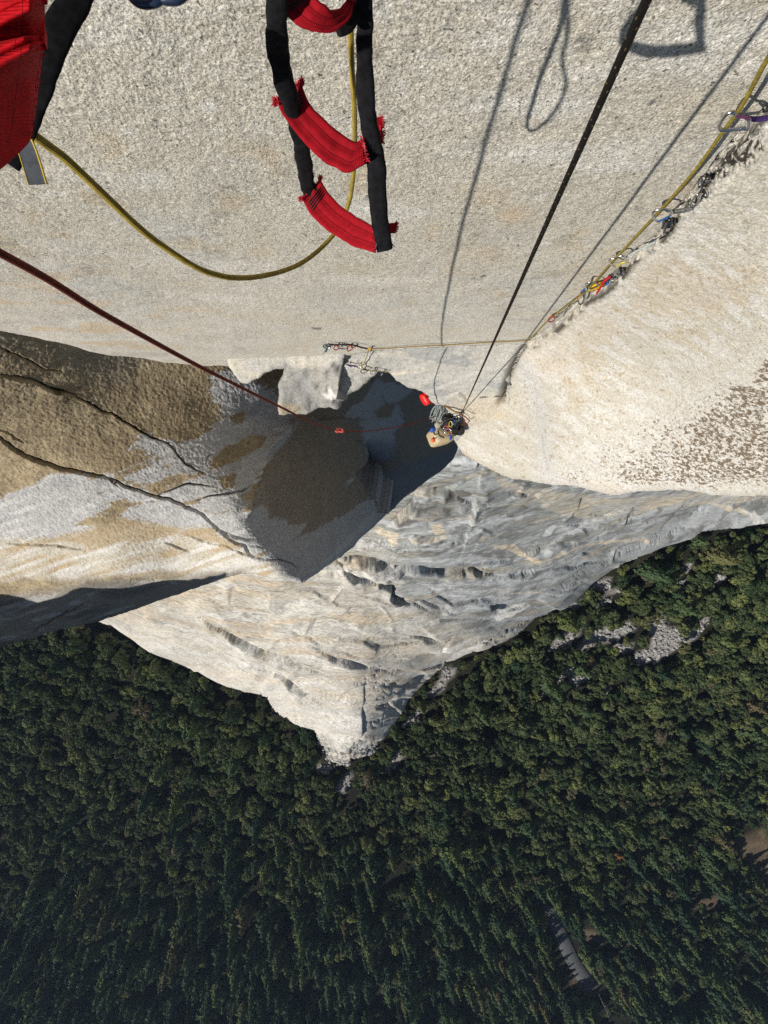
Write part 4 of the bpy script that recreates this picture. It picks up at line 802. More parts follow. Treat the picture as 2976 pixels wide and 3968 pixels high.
def wood(name, is_fir, parts, label):
    src = bpy.data.collections.new(name+'_source')
    for (cm, co), (tm, to) in parts:
        bmj = bpy.data.meshes.new(name+'_tree'); a = np.zeros(len(cm.vertices)*3, np.float32); cm.vertices.foreach_get('co', a); nv = len(cm.vertices)
        b = np.zeros(len(tm.vertices)*3, np.float32); tm.vertices.foreach_get('co', b)
        fs = [tuple(p.vertices) for p in cm.polygons]+[tuple(x+nv for x in p.vertices) for p in tm.polygons]
        bmj.from_pydata(np.concatenate([a, b]).reshape(-1, 3).tolist(), [], fs); bmj.materials.append(cm.materials[0]); bmj.materials.append(tm.materials[0])
        mi = np.zeros(len(fs), np.int32); mi[len(cm.polygons):] = 1; bmj.polygons.foreach_set('material_index', mi)
        src.objects.link(bpy.data.objects.new(name+'_tree', bmj))
    s = np.where((fir == is_fir) & ~solo)[0]
    me = bpy.data.meshes.new(name); me.from_pydata(T[s].tolist(), [], [])
    for an, ty, val in (('spin', 'FLOAT', rot[s]), ('size', 'FLOAT_VECTOR', np.stack([sc_*asp, sc_/asp, sc_*tal], -1)[s].ravel()), ('which', 'INT', var[s])):
        at = me.attributes.new(an, ty, 'POINT'); at.data.foreach_set('vector' if ty == 'FLOAT_VECTOR' else 'value', np.asarray(val, np.int32 if ty == 'INT' else np.float32))
    o = bpy.data.objects.new(name, me); COL.objects.link(o)
    ng = bpy.data.node_groups.new(name+'_scatter', 'GeometryNodeTree'); ng.interface.new_socket('Geometry', in_out='INPUT', socket_type='NodeSocketGeometry'); ng.interface.new_socket('Geometry', in_out='OUTPUT', socket_type='NodeSocketGeometry')
    gi = ng.nodes.new('NodeGroupInput'); go = ng.nodes.new('NodeGroupOutput'); ip = ng.nodes.new('GeometryNodeInstanceOnPoints'); ci = ng.nodes.new('GeometryNodeCollectionInfo')
    ci.inputs[0].default_value = src; ci.inputs[1].default_value = True; ci.inputs[2].default_value = True; ip.inputs['Pick Instance'].default_value = True
    def attr(nm, ty): a = ng.nodes.new('GeometryNodeInputNamedAttribute'); a.data_type = ty; a.inputs[0].default_value = nm; return a.outputs[0]
    cb = ng.nodes.new('ShaderNodeCombineXYZ'); ng.links.new(attr('spin', 'FLOAT'), cb.inputs[2])
    ng.links.new(gi.outputs[0], ip.inputs['Points']); ng.links.new(ci.outputs[0], ip.inputs['Instance']); ng.links.new(attr('which', 'INT'), ip.inputs['Instance Index']); ng.links.new(cb.outputs[0], ip.inputs['Rotation']); ng.links.new(attr('size', 'FLOAT_VECTOR'), ip.inputs['Scale']); ng.links.new(ip.outputs[0], go.inputs[0])
    md = o.modifiers.new('scatter', 'NODES'); md.node_group = ng
    tag(o, label, 'forest', None, 'stuff'); return len(s)
print('TREES', n, 'rest', wood('oak_forest', False, OAK, 'dense dark green oak forest far below the cliff'), wood('conifer_forest', True, FIR, 'dense conifer forest on the shady valley floor'))

# ---- odd trees out
def lone(word, u, v, crown, trunk, scale, label, spin=0.):
    e = empty(word, gp(u, v), label, 'tree'); e.scale = [scale]*3; e.rotation_euler.z = spin
    for nm, me in (('crown', crown), ('trunk', trunk)):
        if me: o = bpy.data.objects.new(nm, me); COL.objects.link(o); o.parent = e
    return e
def recolour(me, mat): m = me.copy(); m.materials.clear(); m.materials.append(mat); return m
lone('autumn_tree', 2372, 3285, recolour(OAK[1][0][0], rust_leaf), OAK[1][1][0], 1.5, 'rust-orange autumn tree among dark conifers at lower right')
lone('golden_tree', 2500, 3520, recolour(OAK[2][0][0], gold_leaf), OAK[2][1][0], .75, 'small golden yellow tree among conifers at lower right')
lone('autumn_bush', 2905, 3100, recolour(OAK[0][0][0], rust_leaf), OAK[0][1][0], .7, 'small rusty brown tree near the right edge of the forest')
lone('autumn_bush', 2565, 3040, recolour(OAK[3][0][0], rust_leaf), OAK[3][1][0], .6, 'small faded brown tree in the oak woods at right')
def snag_branches(seed):
    r = np.random.default_rng(seed); co = []; f = []
    for k in range(22):
        z = 5+18*r.random(); a = r.random()*6.28; L = 1.2+2.2*r.random(); b = len(co)
        d = np.array((math.cos(a), math.sin(a), .25)); p0 = np.array((0, 0, z))
        for p, w in ((p0, .14), (p0+d*L, .04)):
            for s in range(3): an = s*2.09; co.append(p+np.array((-d[1]*math.cos(an)*w, d[0]*math.cos(an)*w, math.sin(an)*w)))
        for s in range(3): f.append((b+s, b+(s+1) % 3, b+3+(s+1) % 3, b+3+s))
    return np.array(co), f
snag_b = mk('snag_branches', snag_branches(5), deadwood)[0]; snag_t = mk('snag_trunk', trunk_mesh(26, .4, 470, 0, .15), deadwood)[0]
for (u, v, s, lab) in [(2570, 3310, .9, 'bare grey dead conifer behind the rust-orange tree'), (2320, 3850, 1.0, 'bare pale dead trunk standing below the road'), (440, 3220, .9, 'bare grey dead tree in the forest at far left'), (930, 3020, .8, 'small bare grey dead tree left of the cliff toe')]:
    e = empty('dead_tree', gp(u, v), lab, 'tree', 'dead trees in the forest'); e.scale = [s]*3
    for nm, me in (('branch_cluster', snag_b), ('trunk', snag_t)): o = bpy.data.objects.new(nm, me); COL.objects.link(o); o.parent = e

# ---- scree: single big blocks, and the rubble between them
def boulder(seed):
    r = np.random.default_rng(seed); t = (1+5**.5)/2
    v = np.array([(-1, t, 0), (1, t, 0), (-1, -t, 0), (1, -t, 0), (0, -1, t), (0, 1, t), (0, -1, -t), (0, 1, -t), (t, 0, -1), (t, 0, 1), (-t, 0, -1), (-t, 0, 1)])/1.9
    f = [(0, 11, 5), (0, 5, 1), (0, 1, 7), (0, 7, 10), (0, 10, 11), (1, 5, 9), (5, 11, 4), (11, 10, 2), (10, 7, 6), (7, 1, 8), (3, 9, 4), (3, 4, 2), (3, 2, 6), (3, 6, 8), (3, 8, 9), (4, 9, 5), (2, 4, 11), (6, 2, 10), (8, 6, 7), (9, 8, 1)]
    return v*(.7+.5*r.random((12, 1)))*np.array((1.15, .9, .75)), f
BO = [boulder(500+k) for k in range(6)]
talus_mat = plain('scree_rock', (.31, .305, .30), .95, 0, .6, .4)
rb = np.random.default_rng(77); co = []; ff = []; nb = 0; lone_n = 0
BM = [mk('boulder', b, talus_mat)[0] for b in BO]
for pi, p in enumerate(scree):
    p = np.array(p); lo, hi = p.min(0), p.max(0); area = (hi-lo).prod(); m = int(area/34)
    uu = lo[0]+(hi[0]-lo[0])*rb.random(m); vv = lo[1]+(hi[1]-lo[1])*rb.random(m); s = sdf(uu, vv, p)+26*fbm(uv3(uu, vv), 1/24., 3, 3); kk = s > 1; uu, vv = uu[kk], vv[kk]
    if not len(uu): continue
    G = gp(uu, vv); rs = .35+1.5*rb.random(len(uu))**3
    for q, r_ in zip(G, rs):
        v0, f0 = BO[rb.integers(6)]; a = rb.random()*6.28; R = np.array([[math.cos(a), -math.sin(a), 0], [math.sin(a), math.cos(a), 0], [0, 0, 1]])
        co.append((v0*r_)@R.T+q+np.array((0, 0, r_*.3))); ff.append(np.array(f0)+nb); nb += 12
    big_k = rb.permutation(len(uu))[:4 if pi < 4 else 1]
    for q in G[big_k]:
        o = bpy.data.objects.new('boulder', BM[rb.integers(6)]); COL.objects.link(o); s_ = 1.9+1.3*rb.random(); o.location = Vector(q+np.array((0, 0, s_*.3))); o.scale = (s_, s_*.9, s_); o.rotation_euler.z = rb.random()*6.28
        tag(o, 'large pale grey block lying in the scree %s' % ('right of the cliff among the oaks' if q[0] > 60 else 'at the toe of the cliff'), 'boulder', 'blocks in the scree %s' % ('right of the cliff' if q[0] > 60 else 'at the toe of the cliff'))
tag(mesh_obj('scree', np.concatenate(co), np.concatenate(ff), talus_mat, None, False), 'grey scree of broken granite between the oaks', 'scree', None, 'stuff')

# broken blocks heaped on the toe of the cliff
co = []; ff = []; nb = 0
for p, m in ((S6([(440, 1640), (500, 1600), (640, 1700), (640, 1745), (540, 1760), (480, 1735)]), 170), (S6([(620, 1640), (700, 1570), (800, 1650), (730, 1700)]), 130), (S6([(700, 1460), (860, 1450), (870, 1560), (700, 1560)]), 40)):
    p = np.array(p); lo, hi = p.min(0), p.max(0); uu = lo[0]+(hi[0]-lo[0])*rb.random(m); vv = lo[1]+(hi[1]-lo[1])*rb.random(m); kk = sdf(uu, vv, p) > 0
    G = P(uu[kk], vv[kk], cl_h(uu[kk], vv[kk])-.5)
    for q in G:
        v0, f0 = BO[rb.integers(6)]; r_ = .8+2.2*rb.random()**2; a = rb.random()*6.28; R = np.array([[math.cos(a), -math.sin(a), 0], [math.sin(a), math.cos(a), 0], [0, 0, 1]]); co.append((v0*r_)@R.T+q); ff.append(np.array(f0)+nb); nb += 12
tag(mesh_obj('rubble', np.concatenate(co), np.concatenate(ff), talus_mat, None, False), 'broken blocks heaped on the toe of the cliff', 'rubble', None, 'stuff')
# thin blue air over the valley
def haze():
    x0, x1, y0, y1, z0, z1 = -9000, 9000, -10000, 5200, -560, 40
    co = np.array([(x, y, z) for x in (x0, x1) for y in (y0, y1) for z in (z0, z1)], float); f = [(0, 1, 3, 2), (4, 6, 7, 5), (0, 4, 5, 1), (2, 3, 7, 6), (0, 2, 6, 4), (1, 5, 7, 3)]
    m = bpy.data.materials.new('haze'); m.use_nodes = True; t = m.node_tree; t.nodes.clear(); o = t.nodes.new('ShaderNodeOutputMaterial'); v = t.nodes.new('ShaderNodeVolumePrincipled')
    v.inputs['Color'].default_value = (.50, .68, 1.0, 1); v.inputs['Density'].default_value = 4.8e-5; v.inputs['Anisotropy'].default_value = .2; t.links.new(v.outputs[0], o.inputs['Volume'])
    tag(mesh_obj('haze', co, f, m, None, False), 'thin blue haze filling the air above the valley', 'haze', None, 'stuff')
haze()
scene.cycles.volume_bounces = 0
# =================================================================== GEAR
def catmull(pts, n=12):
    p = np.asarray(pts, float); p = np.concatenate([[2*p[0]-p[1]], p, [2*p[-1]-p[-2]]]); out = []
    for i in range(1, len(p)-2):
        for t in np.linspace(0, 1, n, endpoint=False):
            out.append(.5*((2*p[i])+(-p[i-1]+p[i+1])*t+(2*p[i-1]-5*p[i]+4*p[i+1]-p[i+2])*t*t+(-p[i-1]+3*p[i]-3*p[i+1]+p[i+2])*t**3))
    out.append(p[-2]); return np.array(out)
def frames(C, closed=False):
    T = np.gradient(C, axis=0)
    if closed: T[0] = T[-1] = C[1]-C[-2]
    T /= np.linalg.norm(T, axis=1, keepdims=True)+1e-12
    a = np.array((0, 0, 1.)) if abs(T[0, 2]) < .9 else np.array((1., 0, 0)); n = np.cross(T[0], a); n /= np.linalg.norm(n); Ns = [n]
    for i in range(1, len(C)): n = Ns[-1]-T[i]*np.dot(Ns[-1], T[i]); n /= np.linalg.norm(n)+1e-12; Ns.append(n)
    Ns = np.array(Ns); return T, Ns, np.cross(T, Ns)
def tube_data(C, r, n=10, closed=False, squash=1.0):
    C = np.asarray(C, float); m = len(C); T, A, B = frames(C, closed); r = np.broadcast_to(np.asarray(r, float), (m,))
    an = np.linspace(0, 2*np.pi, n, endpoint=False)
    co = C[:, None]+r[:, None, None]*(np.cos(an)[None, :, None]*A[:, None]+squash*np.sin(an)[None, :, None]*B[:, None])
    i = np.arange(m*n).reshape(m, n); f = np.stack([i[:-1], np.roll(i[:-1], -1, 1), np.roll(i[1:], -1, 1), i[1:]], -1).reshape(-1, 4)
    L = np.concatenate([[0], np.cumsum(np.linalg.norm(np.diff(C, axis=0), axis=1))])
    uv = np.stack([np.broadcast_to(an/(2*np.pi), (m, n)), np.broadcast_to(L[:, None], (m, n))], -1).reshape(-1, 2)
    co = co.reshape(-1, 3); f = [tuple(x) for x in f.tolist()]
    if not closed: f += [tuple(range(n-1, -1, -1)), tuple(range((m-1)*n, m*n))]
    return co, f, uv
def tube(name, C, r, mat, parent=None, n=10, closed=False, squash=1.0):
    co, f, uv = tube_data(C, r, n, closed, squash); return mesh_obj(name, co, f, mat, parent, True, None, uv)
def join(*ds):
    co = []; f = []; uv = []; b = 0
    for d in ds:
        co.append(d[0]); uv.append(d[2]); f += [tuple(x+b for x in q) for q in d[1]]; b += len(d[0])
    return np.concatenate(co), f, np.concatenate(uv)
def ribbon_data(Lp, Rp, th, up=None, nw=7, crown=0.0):
    "a strip of webbing between two edge curves, with real thickness"
    Lp = np.asarray(Lp); Rp = np.asarray(Rp); m = len(Lp); s = np.linspace(0, 1, nw)
    top = Lp[:, None]*(1-s)[None, :, None]+Rp[:, None]*s[None, :, None]
    du = np.gradient(top, axis=1); dv = np.gradient(top, axis=0); Nn = np.cross(du, dv); Nn /= np.linalg.norm(Nn, axis=-1, keepdims=True)+1e-12
    Nn *= np.where((Nn*top).sum(-1) > 0, -1, 1)[..., None]
    top = top + Nn*(crown*np.sin(np.pi*s))[None, :, None]
    bot = top-Nn*th; i = np.arange(m*nw).reshape(m, nw); k = m*nw
    q = lambda a, b, c, d: np.stack([a, b, c, d], -1).reshape(-1, 4)
    f = np.concatenate([q(i[:-1, :-1], i[:-1, 1:], i[1:, 1:], i[1:, :-1]), q(k+i[:-1, :-1], k+i[1:, :-1], k+i[1:, 1:], k+i[:-1, 1:]), q(i[:-1, 0], i[1:, 0], k+i[1:, 0], k+i[:-1, 0]), q(i[:-1, -1], k+i[:-1, -1], k+i[1:, -1], i[1:, -1]), q(i[0, :-1], k+i[0, :-1], k+i[0, 1:], i[0, 1:]), q(i[-1, :-1], i[-1, 1:], k+i[-1, 1:], k+i[-1, :-1])])
    L = np.concatenate([[0], np.cumsum(np.linalg.norm(np.diff(Lp, axis=0), axis=1))])
    uv = np.stack([np.broadcast_to(s, (m, nw)), np.broadcast_to(L[:, None], (m, nw))], -1).reshape(-1, 2)
    return np.concatenate([top.reshape(-1, 3), bot.reshape(-1, 3)]), [tuple(x) for x in f.tolist()], np.concatenate([uv, uv])
def PP(rows, n=10):
    "smooth world curve through (u, v, drop) rows"
    return catmull([P(*map(np.array, map(float, r))) for r in rows], n)
def wp(u, v, gap=.01): a, b = ab(u*1., v*1.); h = (DWALL-gap)/b; return np.array([a*h, b*h, -h])
def rp(u, v, gap=.01): h = float(rw_h(np.array(u*1.), np.array(v*1.))); h -= gap; return P(np.array(u*1.), np.array(v*1.), h)
def lwp(u, v, gap=.02): h = float(lw_h(np.array(u*1.), np.array(v*1.)))-gap; return P(np.array(u*1.), np.array(v*1.), h)
def rope_material(name, col, fleck=None, strands=9, pitch=170, rough=.8):
    m, t, b = nodes(name); uv = N(t, 'ShaderNodeUVMap'); sp = N(t, 'ShaderNodeSeparateXYZ'); t.links.new(uv.outputs[0], sp.inputs[0])
    def M(op, a, bb): 
        x = N(t, 'ShaderNodeMath', operation=op)
        for i, q in enumerate((a, bb)):
            if q is None: continue
            if isinstance(q, (int, float)): x.inputs[i].default_value = q
            else: t.links.new(q, x.inputs[i])
        return x.outputs[0]
    U_ = M('MULTIPLY', sp.outputs[0], 6.2832*strands); V_ = M('MULTIPLY', sp.outputs[1], 6.2832*pitch)
    w = M('MULTIPLY', M('SINE', M('ADD', U_, V_), None), M('SINE', M('SUBTRACT', U_, V_), None))
    w = M('ADD', M('MULTIPLY', w, .5), .5)
    c = mixn(t, tuple(x*.6 for x in col), tuple(min(1, x*1.35) for x in col), w)
    if fleck:
        f1 = M('GREATER_THAN', M('SINE', M('ADD', M('MULTIPLY', sp.outputs[0], 6.2832*2), M('MULTIPLY', sp.outputs[1], 6.2832*pitch*.22)), None), .86)
        f2 = M('GREATER_THAN', M('SINE', M('SUBTRACT', M('MULTIPLY', sp.outputs[0], 6.2832*3), M('MULTIPLY', sp.outputs[1], 6.2832*pitch*.31)), None)  , .80)
        c = mixn(t, c, fleck, M('MULTIPLY', f1, f2))
    tc = N(t, 'ShaderNodeTexCoord'); nz = N(t, 'ShaderNodeTexNoise', i_Scale=90.0, i_Detail=4.0); t.links.new(tc.outputs['Object'], nz.inputs['Vector'])
    c = mixn(t, c, ramp(t, nz.outputs[0], [(.3, .7), (.7, 1.25)]).outputs[0], 1.0, 'MULTIPLY')
    t.links.new(c, b.inputs['Base Color']); b.inputs['Roughness'].default_value = rough; b.inputs['Specular IOR Level'].default_value = .2
    bp = N(t, 'ShaderNodeBump', i_Strength=.7, i_Distance=.0012); t.links.new(w, bp.inputs['Height']); t.links.new(bp.outputs[0], b.inputs['Normal']); return m
def webbing_material(name, col, ribs=1100, fuzz=.3, lines=()):
    m, t, b = nodes(name); uv = N(t, 'ShaderNodeUVMap'); sp = N(t, 'ShaderNodeSeparateXYZ'); t.links.new(uv.outputs[0], sp.inputs[0])
    wv = N(t, 'ShaderNodeMath', operation='SINE'); mu = N(t, 'ShaderNodeMath', operation='MULTIPLY', i_1=float(ribs)*7.0); t.links.new(sp.outputs[1], mu.inputs[0]); t.links.new(mu.outputs[0], wv.inputs[0])
    tc = N(t, 'ShaderNodeTexCoord'); nz = N(t, 'ShaderNodeTexNoise', i_Scale=160.0, i_Detail=5.0, i_Roughness=.7); t.links.new(tc.outputs['Object'], nz.inputs['Vector'])
    c = mixn(t, tuple(x*.88 for x in col), tuple(min(1, x*1.12) for x in col), ramp(t, wv.outputs[0], [(0, 0.), (1, 1.)]).outputs[0])
    c = mixn(t, c, ramp(t, nz.outputs[0], [(.25, 1-fuzz), (.75, 1+fuzz)]).outputs[0], 1.0, 'MULTIPLY')
    for x0, wd in lines:                                         # darker lengthwise stitching channels
        d = N(t, 'ShaderNodeMath', operation='SUBTRACT', i_1=x0); t.links.new(sp.outputs[0], d.inputs[0]); ab_ = N(t, 'ShaderNodeMath', operation='ABSOLUTE'); t.links.new(d.outputs[0], ab_.inputs[0])
        lt = N(t, 'ShaderNodeMath', operation='LESS_THAN', i_1=wd); t.links.new(ab_.outputs[0], lt.inputs[0]); c = mixn(t, c, tuple(x*.22 for x in col), lt.outputs[0])
    t.links.new(c, b.inputs['Base Color']); b.inputs['Roughness'].default_value = .85; b.inputs['Specular IOR Level'].default_value = .12
    bp = N(t, 'ShaderNodeBump', i_Strength=.35, i_Distance=.0004); t.links.new(wv.outputs[0], bp.inputs['Height']); t.links.new(bp.outputs[0], b.inputs['Normal']); return m
RED = webbing_material('red_webbing', (.30, .006, .013), lines=((.30, .012), (.66, .012))); TACK = plain('dark_thread', (.05, .004, .008), .8); REDF = plain('red_fray', (.50, .012, .03), .8, 0, .3, 300)
BLK = webbing_material('black_webbing', (.009, .009, .011), fuzz=.8); SLATE = webbing_material('slate_webbing', (.075, .085, .10)); YEDGE = plain('yellow_edge', (.50, .36, .03), .7)
R_RED = rope_material('red_rope', (.135, .022, .014)); R_BLK = rope_material('dark_rope', (.007, .0055, .0045), (.13, .09, .03), 9, 170); R_OLV = rope_material('olive_rope', (.24, .185, .030)); R_YEL = rope_material('yellow_cord', (.34, .25, .045), None, 7, 260); R_GRY = rope_material('grey_rope', (.26, .29, .28)); R_TAN = rope_material('tan_cord', (.26, .17, .05))
SILV = plain('polished_alloy', (.55, .56, .58), .30, 1.0, .06); DKST = plain('dark_alloy', (.10, .11, .13), .35, .9, .1); C_RED = plain('red_anodised', (.42, .03, .02), .35, .6, .1); C_BLU = plain('blue_anodised', (.02, .12, .42), .35, .5, .1); C_YEL = plain('yellow_anodised', (.72, .62, .06), .35, .4, .1); C_ORG = plain('orange_anodised', (.62, .22, .02), .35, .5, .1); C_PUR = plain('purple_anodised', (.16, .05, .13), .4, .4, .1)
W_PUR = webbing_material('purple_webbing', (.075, .035, .17)); W_YEL = webbing_material('yellow_webbing', (.75, .47, .02)); W_RED = webbing_material('red_sling', (.45, .02, .03)); W_GRY = webbing_material('grey_sling', (.20, .20, .205)); W_BLU = webbing_material('blue_sling', (.02, .10, .33)); BLACKP = plain('black_plastic', (.012, .012, .014), .5); W_DKR = webbing_material('maroon_sling', (.16, .02, .02))

# ---- shadow solver: depth along a sight line so that the shadow falls on a given line of the wall
def shadow_px(Q): t = (DWALL-Q[..., 1])/LD[1]; return px(Q+t[..., None]*LD)
def solve_h(u, v, line, lo=.15, hi=7.):
    hs = np.geomspace(lo, hi, 1500); Q = P(np.full(1500, float(u)), np.full(1500, float(v)), hs); Q = Q[Q[:, 1] < DWALL-.003]
    if not len(Q): return None
    x, y = shadow_px(Q); d, s = seg_dist(x, y, np.array(line, float)); k = int(np.argmin(d)); return float(-Q[k, 2]), float(d[k])

# ---- dark haul line, taut from the belay past the lens
BEL = P(np.array(1790.), np.array(1600.), 5.38)
hA, _e = solve_h(2300, 460, [(3200, -255), (2976, 60), (2600, 590), (2190, 1160)]); A_ = P(np.array(2300.), np.array(460.), hA)
Chl = np.array([BEL+(A_-BEL)*t for t in np.linspace(0, 1.12, 60)])
tag(tube('haul_line', Chl, .0042, R_BLK, n=12), 'thin black haul line with pale flecks, taut down to the belay', 'rope')
# ---- red lead line, slack, knotted above the shaded flank
red_px = [(-900, 500), (-450, 742), (-120, 915), (0, 980), (190, 1085), (369, 1198), (506, 1275), (651, 1355), (781, 1424), (940, 1504), (1085, 1576), (1200, 1632), (1310, 1667), (1420, 1671), (1520, 1657), (1610, 1638), (1690, 1612)]
rl = [(2330, -1000), (2140, -330), (2045, 0), (1985, 200), (1900, 470), (1800, 850), (1745, 1080), (1722, 1200), (1715, 1330)]
hr = [solve_h(p[0], p[1], rl)[0] for p in red_px[:10]]
print('RED h', [round(x, 2) for x in hr], 'HAUL', hA)
RH = [.36, .43, .528, .567, .645, .75, .853, .995, 1.17, 1.48, 1.96, 2.58, 3.42, 4.2, 4.75, 5.1, 5.35]
RH[:10] = hr
Crd = PP([(p[0], p[1], h) for p, h in zip(red_px, RH)], 14)
rr = tube('lead_rope', Crd, .0046, R_RED, n=12); tag(rr, 'dark red rope sagging from the left edge to the belay, knotted midway', 'rope')
kq = P(np.array(1316.), np.array(1668.), 3.48); th = np.linspace(0, 4*np.pi, 60)
tube('knot', kq+np.stack([(.020*np.sin(1.5*th)*(1+.3*np.cos(.5*th))), .009*np.cos(2*th), .012*np.sin(.5*th+1)], -1), .0085, plain('red_knot', (.40, .06, .04), .8), rr, 8)
# ---- yellow cord hanging in a bight from beside the ladder
ye_px = [(1352, -80), (1358, 100), (1363, 250), (1372, 400), (1375, 520), (1372, 640), (1358, 760), (1330, 845), (1300, 900), (1240, 965), (1170, 1018), (1090, 1052), (1000, 1072), (930, 1077), (860, 1070), (760, 1036), (620, 946), (530, 875), (440, 790), (340, 695), (250, 612), (180, 560), (130, 522), (40, 440), (-60, 340)]
lB = [(2240, -300), (2215, -200), (2196, 0), (2180, 100), (2140, 225), (2090, 300), (2050, 380), (2025, 450), (2022, 482), (2032, 498)]; rB = [(2085, 498), (2120, 480), (2160, 430), (2182, 340), (2192, 230), (2200, 100), (2225, -100), (2240, -300), (2260, -600)]
YH = np.array([solve_h(p[0], p[1], lB if k < 11 else rB, .3, 1.3)[0] for k, p in enumerate(ye_px)])
for _ in range(2): YH[1:-1] = .25*YH[:-2]+.5*YH[1:-1]+.25*YH[2:]
print('YH', YH.round(3).tolist())
tag(tube('yellow_rope', PP([(p[0], p[1], h) for p, h in zip(ye_px, YH)], 10), .0038, R_YEL, n=10), 'thin yellow-olive rope hanging in a wide loop behind the ladder steps', 'rope')

# ---- aid ladder
def fray(name, at, dirs, n, L, parent, seed, mat=REDF, spread=.004):
    r = np.random.default_rng(seed); co = []; f = []
    for k in range(n):
        p = at[0]+(at[1]-at[0])*r.random()+r.normal(size=3)*.0008; d = np.asarray(dirs, float)+r.normal(size=3)*.55; d /= np.linalg.norm(d); q = p+d*L*(.4+.9*r.random()); w = np.cross(d, r.normal(size=3)); w *= .0004/np.linalg.norm(w); b = len(co)
        m_ = (p+q)/2+r.normal(size=3)*L*.18; co += [p-w, p+w, m_-w, m_+w, q]; f += [(b, b+1, b+3, b+2), (b+2, b+3, b+4)]
    return mesh_obj(name, np.array(co), f, mat, parent, False)
def strand(name, rows, wpx, mat, parent, squash=.42, n=14, wob=.0019, seed=1):
    C = PP(rows, 14); h = -C[:, 2]; m = len(C); w = np.interp(np.linspace(0, 1, m), np.linspace(0, 1, len(wpx)), wpx)/FOC*h*.5
    T, A, B = frames(C); view = C/np.linalg.norm(C, axis=1, keepdims=True)
    S = np.cross(T, view); S /= np.linalg.norm(S, axis=1, keepdims=True); D = np.cross(S, T)
    an = np.linspace(0, 2*np.pi, n, endpoint=False); ca = np.sign(np.cos(an))*np.abs(np.cos(an))**.7; sa = np.sign(np.sin(an))*np.abs(np.sin(an))**.8
    co = C[:, None]+w[:, None, None]*(ca[None, :, None]*S[:, None]+squash*sa[None, :, None]*D[:, None])
    co = co + wob*np.stack([fbm(co, 60, 3, seed), fbm(co, 60, 3, seed+3), fbm(co, 60, 3, seed+5)], -1)
    i = np.arange(m*n).reshape(m, n); f = np.stack([i[:-1], np.roll(i[:-1], -1, 1), np.roll(i[1:], -1, 1), i[1:]], -1).reshape(-1, 4); f = [tuple(x) for x in f.tolist()]+[tuple(range(n-1, -1, -1)), tuple(range((m-1)*n, m*n))]
    L = np.concatenate([[0], np.cumsum(np.linalg.norm(np.diff(C, axis=0), axis=1))]); uv = np.stack([np.broadcast_to(an/6.2832, (m, n)), np.broadcast_to(L[:, None], (m, n))], -1).reshape(-1, 2)
    return mesh_obj(name, co.reshape(-1, 3), f, mat, parent, True, None, uv)
S2 = lambda l: Z(l, 900, 0, 800/1609.)
lad = empty('aid_ladder', (0, 0, 0), 'black webbing aid ladder with three curved red steps hanging before the wall', 'ladder')
strand('side_webbing', [(1072, -60, .355), (1070, 50, .375), (1079, 199, .415), (1096, 298, .44), (1128, 400, .47), (1150, 490, .51), (1168, 572, .545), (1181, 646, .585), (1198, 730, .62), (1230, 760, .625)], [76, 76, 73, 70, 62, 58, 56, 55, 50, 40], BLK, lad, .55, seed=4)
strand('side_webbing', [(1407, -60, .40), (1408, 0, .405), (1413, 149, .43), (1415, 298, .46), (1420, 398, .475), (1432, 497, .493), (1449, 572, .507), (1459, 646, .518), (1464, 746, .535), (1474, 845, .55), (1485, 935, .565), (1491, 968, .57)], [62, 62, 57, 59, 60, 66, 64, 66, 68, 62, 56, 60], BLK, lad, .5, seed=9)
def step_band(top, bot, hl, hr_, seed, crown=.002, sag=.0):
    n = 30; T_ = catmull([np.array(p+(0,)) for p in S2(top)], 10)[:, :2]; B_ = catmull([np.array(p+(0,)) for p in S2(bot)], 10)[:, :2]
    rs = lambda q: np.stack([np.interp(np.linspace(0, 1, n), np.linspace(0, 1, len(q)), q[:, k]) for k in (0, 1)], -1)
    T_, B_ = rs(T_), rs(B_); t = np.linspace(0, 1, n); h = hl*(1-t)+hr_*t+sag*np.sin(np.pi*t)
    Lp = P(T_[:, 0], T_[:, 1], h-.004*np.sin(np.pi*t)); Rp = P(B_[:, 0], B_[:, 1], h+.004)
    w3 = lambda q, k: np.stack([fbm(q, 70, 3, seed+k+j) for j in range(3)], -1); Lp = Lp+.0016*w3(Lp, 1); Rp = Rp+.0016*w3(Rp, 5)
    d = ribbon_data(Lp, Rp, .003, nw=13, crown=0.0)
    co = d[0]; s = d[2][:, 0]; co = co + (np.array((0, -.2, 1.0))[None]*(.0007*np.sin(s*np.pi*2*2.5)+.0014*fbm(co, 60, 3, seed))[:, None])
    st = mesh_obj('step', co, d[1], RED, lad, True, None, d[2])
    nrm = np.array((0, -.35, .94))
    for q in (3, 4, 5, 6):                          # bar tacks where the band is sewn to the rail
        a_ = Lp[q]*.86+Rp[q]*.14+nrm*.0016; b_ = Lp[q]*.14+Rp[q]*.86+nrm*.0016; tube('bar_tack', np.array([a_, (a_+b_)/2+nrm*.0004, b_]), .0006, TACK, st, 6)
    fray('frayed_edge', (Lp[0], Rp[0]), (-.3, .2, .6), 150, .003, st, seed+1); fray('frayed_edge', (Lp[-1], Rp[-1]), (.4, .2, .5), 110, .0028, st, seed+2)
    fray('frayed_edge', (Lp[0], Lp[0]*.97+Lp[2]*.03), (0, .5, .8), 120, .0042, st, seed+3); fray('frayed_edge', (Rp[0], Rp[0]*.97+Rp[2]*.03), (-.6, -.2, .6), 170, .0046, st, seed+4)
    return st
step_band([(540, 640), (575, 740), (650, 850), (780, 985), (880, 1055), (960, 1100), (1010, 1080)], [(350, 800), (400, 905), (470, 1005), (590, 1140), (700, 1250), (800, 1300), (905, 1340), (1050, 1262)], .47, .497, 31, sag=.012)
